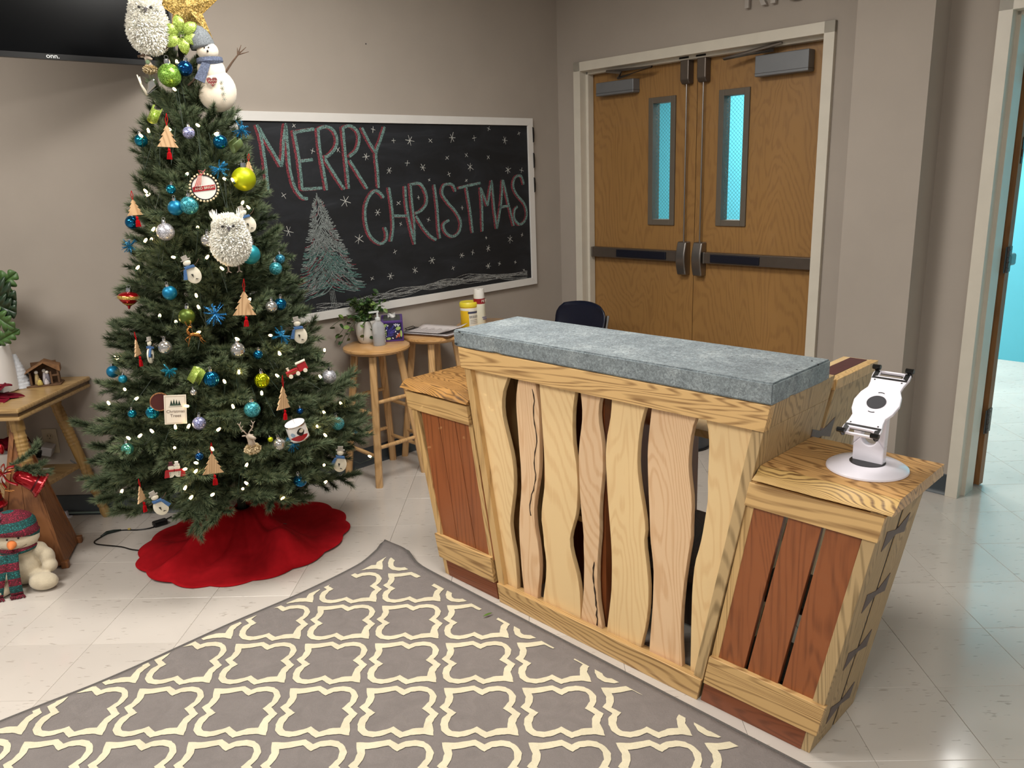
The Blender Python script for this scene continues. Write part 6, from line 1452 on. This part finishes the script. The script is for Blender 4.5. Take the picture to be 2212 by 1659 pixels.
def fig(x_,y_,h,m,hc):
    MB().lathe([(.010,0),(.012,.004),(.009,h*.5),(.006,h*.75),(.002,h*.8)],12,M=T(x_,y_,.007)).build('figure_robe',m,nv,smooth=2)
    MB().ball((x_,y_,.007+h*.88),h*.13,10,8).build('figure_head',hc,nv,smooth=2)
fa=mat('fig_tan','a18a5e',.7,noise=.3,nscale=90); fb=mat('fig_pale','b5adb0',.6,noise=.2,nscale=90); fc_=mat('fig_white','d3cdc4',.7)
fig(-.030,-.018,.062,fa,fc_); fig(.000,-.006,.064,fb,fc_); fig(.012,-.022,.058,mat('fig_grey','6f6a72',.7,noise=.2),fc_); fig(-.020,-.036,.03,mat('fig_straw','bda75a',.8,noise=.3,nscale=90),fa); fig(.006,-.038,.026,fb,fc_)
# ---- shelf below: planter with red poinsettia leaves, small cards
wp2=thing('lower_planter','white pot with dark red poinsettia leaves on the table shelf','plant',(-.19,.30,.280))
MB().lathe([(.001,0),(.072,0),(.077,.006),(.066,.13),(.062,.132),(.060,.125),(.001,.12)],36).build('pot',mat('planter_white','dcd8d4'),wp2,smooth=True)
for k in range(9):
    a=k*2*PI/9+.3; mb=MB(); n=8; L=.085
    for i in range(n+1):
        t=i/n; ww=.034*math.sin(PI*min(1,t*.94+.03))**.8; r_=L*t
        for s in (-1,0,1): mb.v.append((r_*math.cos(a)-s*ww*math.sin(a),r_*math.sin(a)+s*ww*math.cos(a),.125+.05*math.sin(t*2.2)-(.004 if s==0 else 0)))
    for i in range(n):
        for s in (0,1): mb.f.append((i*3+s,i*3+s+1,(i+1)*3+s+1,(i+1)*3+s)); mb.m.append(0)
    o=mb.build('leaf',pmt,wp2,smooth=2); s_=o.modifiers.new('s','SOLIDIFY'); s_.thickness=.001
cd=thing('small_card','small framed white card leaning on the lower planter','card',(-.118,.17,.2805),.35,rot=(-.12,0,.35))
MB().box(-.012,.012,-.001,.001,0,.062).build('frame',mat('frame_brown','5b4a3a',.6),cd); MB().box(-.010,.010,-.0016,-.001,.002,.060).build('card',mat('card_white','d8d4ce',.7),cd)
mk=thing('marker_pen','white marker pen lying on the table shelf','pen',(-.115,.385,.2855),.08)
MB().tube([(-.03,0,0),(.035,0,0)],.0045,10).build('barrel',mat('pen_white','dedbd6',.4),mk,smooth=True); MB().tube([(.035,0,0),(.052,0,0)],[.004,.003],10).build('tip',M_['black'],mk)
MB().box(-.008,.004,-.0047,.0047,-.0047,.0047).build('ring',M_['black'],mk)
# ---- outlet with adapters
ou=thing('wall_outlet','beige double wall outlet behind the side table','outlet'); ou.matrix_world=T(-.137,.519,.378)
MB().box(-.036,.036,-.005,0,-.060,.060).build('plate',mat('outlet_ivory','b3a790',.45,noise=.02),ou,bevel=.002)
for z in (.024,-.026):
    o=MB().lathe([(.001,0),(.0165,0),(.0165,.002),(.001,.002)],22,M=T(0,-.005,z)@RX(PI/2)).build('socket',mat('outlet_face','a89b83',.45),ou)
    MB().box(-.008,-.006,-.0078,-.0068,z-.001,z+.008).box(.006,.008,-.0078,-.0068,z-.001,z+.008).ball((0,-.007,z-.009),.0022,6,5).build('slot',M_['black'],o)
ad=thing('power_adapter','black and white power adapters with green tag plugged into the wall outlet','adapter'); ad.matrix_world=T(-.145,.500,.352)
MB().box(-.020,.028,-.055,.010,-.022,.022,M=RY(.35)@RZ(.3)).build('adapter_body',mat('adapter_white','c9c9cc',.4),ad,bevel=.004)
MB().box(-.052,-.012,-.06,-.01,-.034,.008,M=RY(.35)@RZ(.3)).build('adapter_block',M_['black'],ad,bevel=.004)
MB().box(-.060,-.034,-.064,-.055,-.055,-.030,M=RY(-.5)).build('green_tag',mat('tag_green','58b03a',.5),ad)
MB().tube([(-.05,-.03,-.01),(-.062,-.02,.03),(-.085,-.01,.06)],.003,6).tube([(-.06,-.03,-.02),(-.08,-.02,-.06)],.003,6).build('cord',M_['black'],ad)
# black cord drooping behind the table
cd2=MB().tube([(-.05,.500,.285),(.0,.503,.24),(.035,.505,.21),(.075,.506,.19),(.11,.507,.17)],.003,6)
cdo=cd2.build('hanging_cord',M_['black']); tag(cdo,'thin black cord drooping on the wall below the table shelf','cord')
# ---- tree power cord with foot switch
tc_=thing('light_cord','black tree light cord with foot switch on the floor left of the skirt','cord',(.33,.25,0))
P=[(.42,.45),(.40,.40),(.385,.335),(.329,.311),(.247,.310),(.198,.279)]; P2=[(.198,.279),(.185,.223),(.183,.195),(.205,.172),(.250,.158),(.335,.138),(.40,.108),(.47,.093)]
pth=lambda L:[(a-.33,b-.25,.004) for a,b in smooth_line(L,4)]
MB().tube(pth(P),.0028,6).tube(pth(P2),.0028,6).tube([(-.07+.0,.28,.004),(-.02,.26,.004),(.05,.262,.004),(.12,.262,.004)],.0028,6).build('cable',M_['black'],tc_,smooth=2)
MB().tube([(.247-.33,.310-.25,.006),(.222-.33,.295-.25,.008),(.198-.33,.279-.25,.008),(.188-.33,.245-.25,.006)],[.003,.007,.008,.004],8).build('connector',mat('plug_green','10201a',.5),tc_,smooth=2)
MB().box(-.032,.032,-.019,.019,0,.024,M=T(.075,.115,.001)@RZ(.75)).build('foot_switch',M_['black'],tc_,bevel=.007)
MB().box(-.006,.006,-.003,.003,-.002,.004,M=T(-.045,.062,.008)).build('cord_tag',mat('cord_tag_yellow','c8b060',.6),tc_)
# white cable channel and clips along the left baseboard
cc=MB().box(-1.2,.10,.494,.5,.012,.020).build('cable_channel',mat('cable_teal','74857f',.5)); tag(cc,'thin pale cable running along the foot of the left wall','cable')
ccl=thing('cable_clip','white plastic cable clip at the foot of the left wall','clip',(-.115,.485,0))
MB().box(-.03,.03,-.012,.008,0,.004).box(-.012,-.004,-.006,.006,.004,.03).box(.004,.012,-.006,.006,.004,.03).build('clip_body',M_['whiteplas'],ccl)
# ---------------------------------------------------------------- wooden obelisk tree
ob=thing('wooden_obelisk','tall tapered wooden plank pyramid with red bells at the left edge','decoration',(.030,.045,0),math.radians(18))
pl1=wood('obelisk_wood','8c5a33','633b1f','z',.5,ring=6,con=0.4); B=.125; HT=.625
A0=Vector((0,.02,HT)); cs=[Vector((-B,-B,.012)),Vector((B,-B,.012)),Vector((B,B,.012)),Vector((-B,B,.012))]
for k in range(4):
    a,b=cs[k],cs[(k+1)%4]; n_=(b-a).cross(A0-a).normalized()*.010; mid=(a+b)/2
    for (p_,q_,ta,tb2) in ((a,mid,-1,0),(mid,b,0,1)):
        e=(b-a).normalized()*.0007; p1=p_+(e if ta==0 else e*0); q1=q_-(e if tb2==0 else e*0)
        tA=A0+(b-a).normalized()*(-.012 if ta==-1 else .0005); tB=A0+(b-a).normalized()*(-.0005 if ta==-1 else .012)
        vs=[p1,q1,tB,tA]; vs2=[v-n_ for v in vs]
        MB().add(vs+vs2,[(0,1,2,3),(7,6,5,4),(0,4,5,1),(1,5,6,2),(2,6,7,3),(3,7,4,0)]).build('plank',pl1,ob)
for k in range(4):
    c=cs[k]; MB().box(c.x-.014,c.x+.014,c.y-.014,c.y+.014,0,.03).build('foot',pl1,ob,bevel=.003)
# bells with sprig and bow
bl=thing('red_bells','pair of shiny red bells with ribbon and pine sprig on the wooden obelisk','bells',(.045,-.075,.455),math.radians(25))
rb=mat('bell_red','94101a',.14,.55,noise=.05); rgl=glitter('bell_glitter','b01820',.5,500,.5)
prof=[(.002,0),(.016,-.004),(.026,-.02),(.030,-.05),(.036,-.085),(.050,-.105)]
for (px_,pz_,an) in ((-.050,-.020,.12),(.028,-.018,-.95)):
    Mx=T(px_,-.02,pz_)@RY(an)
    MB().lathe(prof,28,M=Mx,cap=False).build('bell',rb,bl,smooth=2)
    MB().lathe([(.049,-.104),(.052,-.104),(.053,-.114),(.046,-.114),(.047,-.104)],28,M=Mx,cap=False).build('bell_rim',rgl,bl,smooth=2)
    MB().lathe([(.001,-.07),(.030,-.07),(.044,-.100)],28,M=Mx,cap=False).build('bell_inside',mat('bell_inner','4a070c',.4,.4),bl,smooth=2)
    MB().ball(tuple(Mx@Vector((0,0,-.112))),.009,10,8).build('clapper',rb,bl,smooth=2)
for k,(x_,z_,L,an) in enumerate(((.03,.02,.12,-.5),(.03,-.01,.11,-.1),(-.04,.03,.09,-2.6),(.06,.0,.10,.5),(.02,.03,.08,.9))):
    o=link('pine_sprig',bms[(0,k%3)],bl,loc=(x_,-.01,z_)); s=L/.14; o.scale=(s,s,s); o.rotation_euler=(0,an,0)
bw=MB()
for k,(a,L) in enumerate(((.5,.05),(2.5,.055),(1.3,.04),(-.9,.07),(-2.1,.075),(-1.5,.06))):
    pts=[(0,-.045,0),(L*.5*math.cos(a-.3),-.055,L*.5*math.sin(a-.3)),(L*math.cos(a),-.05,L*math.sin(a))]
    if k<3: pts+= [(L*.55*math.cos(a+.4),-.06,L*.55*math.sin(a+.4)),(0,-.048,0)]
    mb=bw; o=len(mb.v); pts=smooth_line([(p[0],p[2]) for p in pts],4)
    for i,p in enumerate(pts): mb.v += [(p[0],-.066,p[1]),(p[0]*1.02,-.050,p[1]+.004)]
    for i in range(len(pts)-1): mb.f.append((o+2*i,o+2*i+1,o+2*i+3,o+2*i+2)); mb.m.append(0)
o=bw.build('bow',mat('ribbon_red','8a0f16',.35,noise=.5,nscale=60),bl,smooth=2); s_=o.modifiers.new('s','SOLIDIFY'); s_.thickness=.001
sr=MB(); q=R_.Random(12)
for k in range(7):
    a=q.uniform(0,2*PI); sr.tube(smooth_line([(0,0),(0,0)],1) and [(q.uniform(-.01,.01),-.06,0),(.03*math.cos(a),-.068,.03*math.sin(a)),(.055*math.cos(a+.5),-.066,.055*math.sin(a+.5)-.01),(.05*math.cos(a+1),-.066,.05*math.sin(a+1)-.03)],.0012,5)
sr.build('gold_wire',gold,bl)
MB().ball((.0,.01,.085),(.010,.012,.022),12,8).build('red_berry',rb,bl,smooth=2)
# ---------------------------------------------------------------- plush snowman
fx=Vector((CAM_POS[0]-.12,CAM_POS[1]+.2)).normalized(); rzp=math.atan2(fx.x,-fx.y)-.25
ps=thing('plush_snowman','seated plush snowman with striped knit hat and scarf on the floor','plush toy',(.112,-.185,0),rzp); ps.scale=(.80,.80,.80)
pf=mat('plush_cream','cabda4',.95,noise=.10,nscale=24,bmp=.5,bscale=160,sheen=.3,bdist=.003)
mb=MB()
mb.ball((0,.03,.105),(.092,.078,.105)).ball((0,.02,.185),(.070,.058,.05)).ball((.004,.0,.268),(.100,.082,.072))
for s in (-1,1):
    mb.ball((s*.088,.005,.180),(.036,.036,.04)).ball((s*.118,-.005,.138),(.034,.036,.05)).ball((s*.124,-.022,.098),(.036,.036,.036))
    mb.ball((s*.070,-.03,.045),(.045,.07,.042))
    mb.ball((s*.098,-.085,.046),(.070,.044,.045),M=RZ(s*-.25))
o=mb.build('body',pf,ps,smooth=2); rm=o.modifiers.new('r','REMESH'); rm.mode='VOXEL'; rm.voxel_size=.0055; rm.use_smooth_shade=True
sm_=o.modifiers.new('s','SMOOTH'); sm_.iterations=6; sm_.factor=.6
def knitm():
    m,nt,b=nodes('striped_knit'); v=coords(nt,rnd=False); sx=N(nt,'ShaderNodeSeparateXYZ'); nt.links.new(v,sx.inputs[0])
    n=N(nt,'ShaderNodeTexNoise',Scale=180.,Detail=4.); nt.links.new(v,n.inputs['Vector'])
    mu=N(nt,'ShaderNodeMath',operation='MULTIPLY_ADD'); mu.inputs[1].default_value=1/.075; mu.inputs[2].default_value=.12; nt.links.new(sx.outputs[2],mu.inputs[0])
    fr_=N(nt,'ShaderNodeMath',operation='FRACT'); nt.links.new(mu.outputs[0],fr_.inputs[0])
    r=nt.nodes.new('ShaderNodeValToRGB'); r.color_ramp.interpolation='CONSTANT'; e=r.color_ramp.elements; e[0].position=0; e[0].color=lin('6d1228'); e[1].position=.5; e[1].color=lin('12514f')
    nt.links.new(fr_.outputs[0],r.inputs[0])
    sp_=ramp(nt,n.outputs[0],[(.35,(.35,.35,.35,1)),(.58,(1,1,1,1)),(.68,(3.2,3.2,3.2,1))]); mm=N(nt,'ShaderNodeMix'); mm.data_type='RGBA'; mm.blend_type='MULTIPLY'; mm.inputs[0].default_value=1; mm.clamp_result=False
    nt.links.new(r.outputs[0],mm.inputs[6]); nt.links.new(sp_,mm.inputs[7]); nt.links.new(mm.outputs[2],b.inputs['Base Color']); b.inputs['Roughness'].default_value=.8
    bump(nt,b,n.outputs[0],.9,.004); return m
kn=knitm()
hb=MB().lathe([(.105,-.030),(.112,-.020),(.112,.005),(.104,.012),(.100,.03),(.088,.062),(.062,.084),(.030,.094),(.002,.096)],30,M=T(-.004,.006,.308)@RY(.16)@RX(-.28)@Matrix.Diagonal((1,.88,1,1))); hb.build('hat',kn,ps,smooth=2)
fur((-.065,-.03,.372),(.036,.034,.030),600,.014,3,w=.0016).build('pompom',mat('pompom_grey','75606c',.7,noise=.8,nscale=150),ps)
sc_=MB(); sc_.lathe([(.070,.198),(.084,.205),(.088,.218),(.080,.232),(.068,.236)],28,M=Matrix.Diagonal((1,.88,1,1)),cap=False)
o=sc_.build('scarf_collar',kn,ps,smooth=2); s_=o.modifiers.new('s','SOLIDIFY'); s_.thickness=.006
def tail(x0_,x1_,name):
    mb=MB(); n=14
    for i in range(n+1):
        t=i/n; z=.215-.205*t; y_=-.078-.03*math.sin(t*PI)-.015*t-(0.04*max(0,t-.6)); xx=x0_+(x1_-x0_)*t
        for s in (-1,-.33,.33,1): mb.v.append((xx+s*.026,y_-(.004 if abs(s)<.5 else 0),z))
    for i in range(n):
        for k in range(3): mb.f.append((i*4+k,i*4+k+1,(i+1)*4+k+1,(i+1)*4+k)); mb.m.append(0)
    q=R_.Random(3)
    for k in range(26):
        xx=x1_+q.uniform(-.03,.03); mb.tube([(xx,-.125,.014),(xx+q.uniform(-.012,.012),-.135-q.uniform(0,.01),.004)],.0016,4)
    o=mb.build(name,kn,ps,smooth=2); s_=o.modifiers.new('s','SOLIDIFY'); s_.thickness=.007
tail(-.010,-.016,'scarf_tail'); tail(-.045,-.105,'scarf_tail')
nz=MB().lathe([(.022,0),(.020,.012),(.014,.028),(.007,.04),(.001,.043)],16,M=T(-.004,-.076,.262)@RX(PI/2+.15)); nz.build('nose',mat('nose_orange','d67a3e',.85,noise=.08,nscale=60),ps,smooth=2)
for s in (-1,1): MB().ball((.004+s*.024,-.078,.289),(.005,.004,.0045),10,7).build('eye',blk,ps,smooth=2)
MB().tube([(x_,-.082+.0-abs(x_)**2*-5.5,.236+.012*(abs(x_)/.06)**2) for x_ in [-.055+.011*i for i in range(11)]],.0012,5).build('mouth',mat('stitch_brown','5b4636',.9),ps)
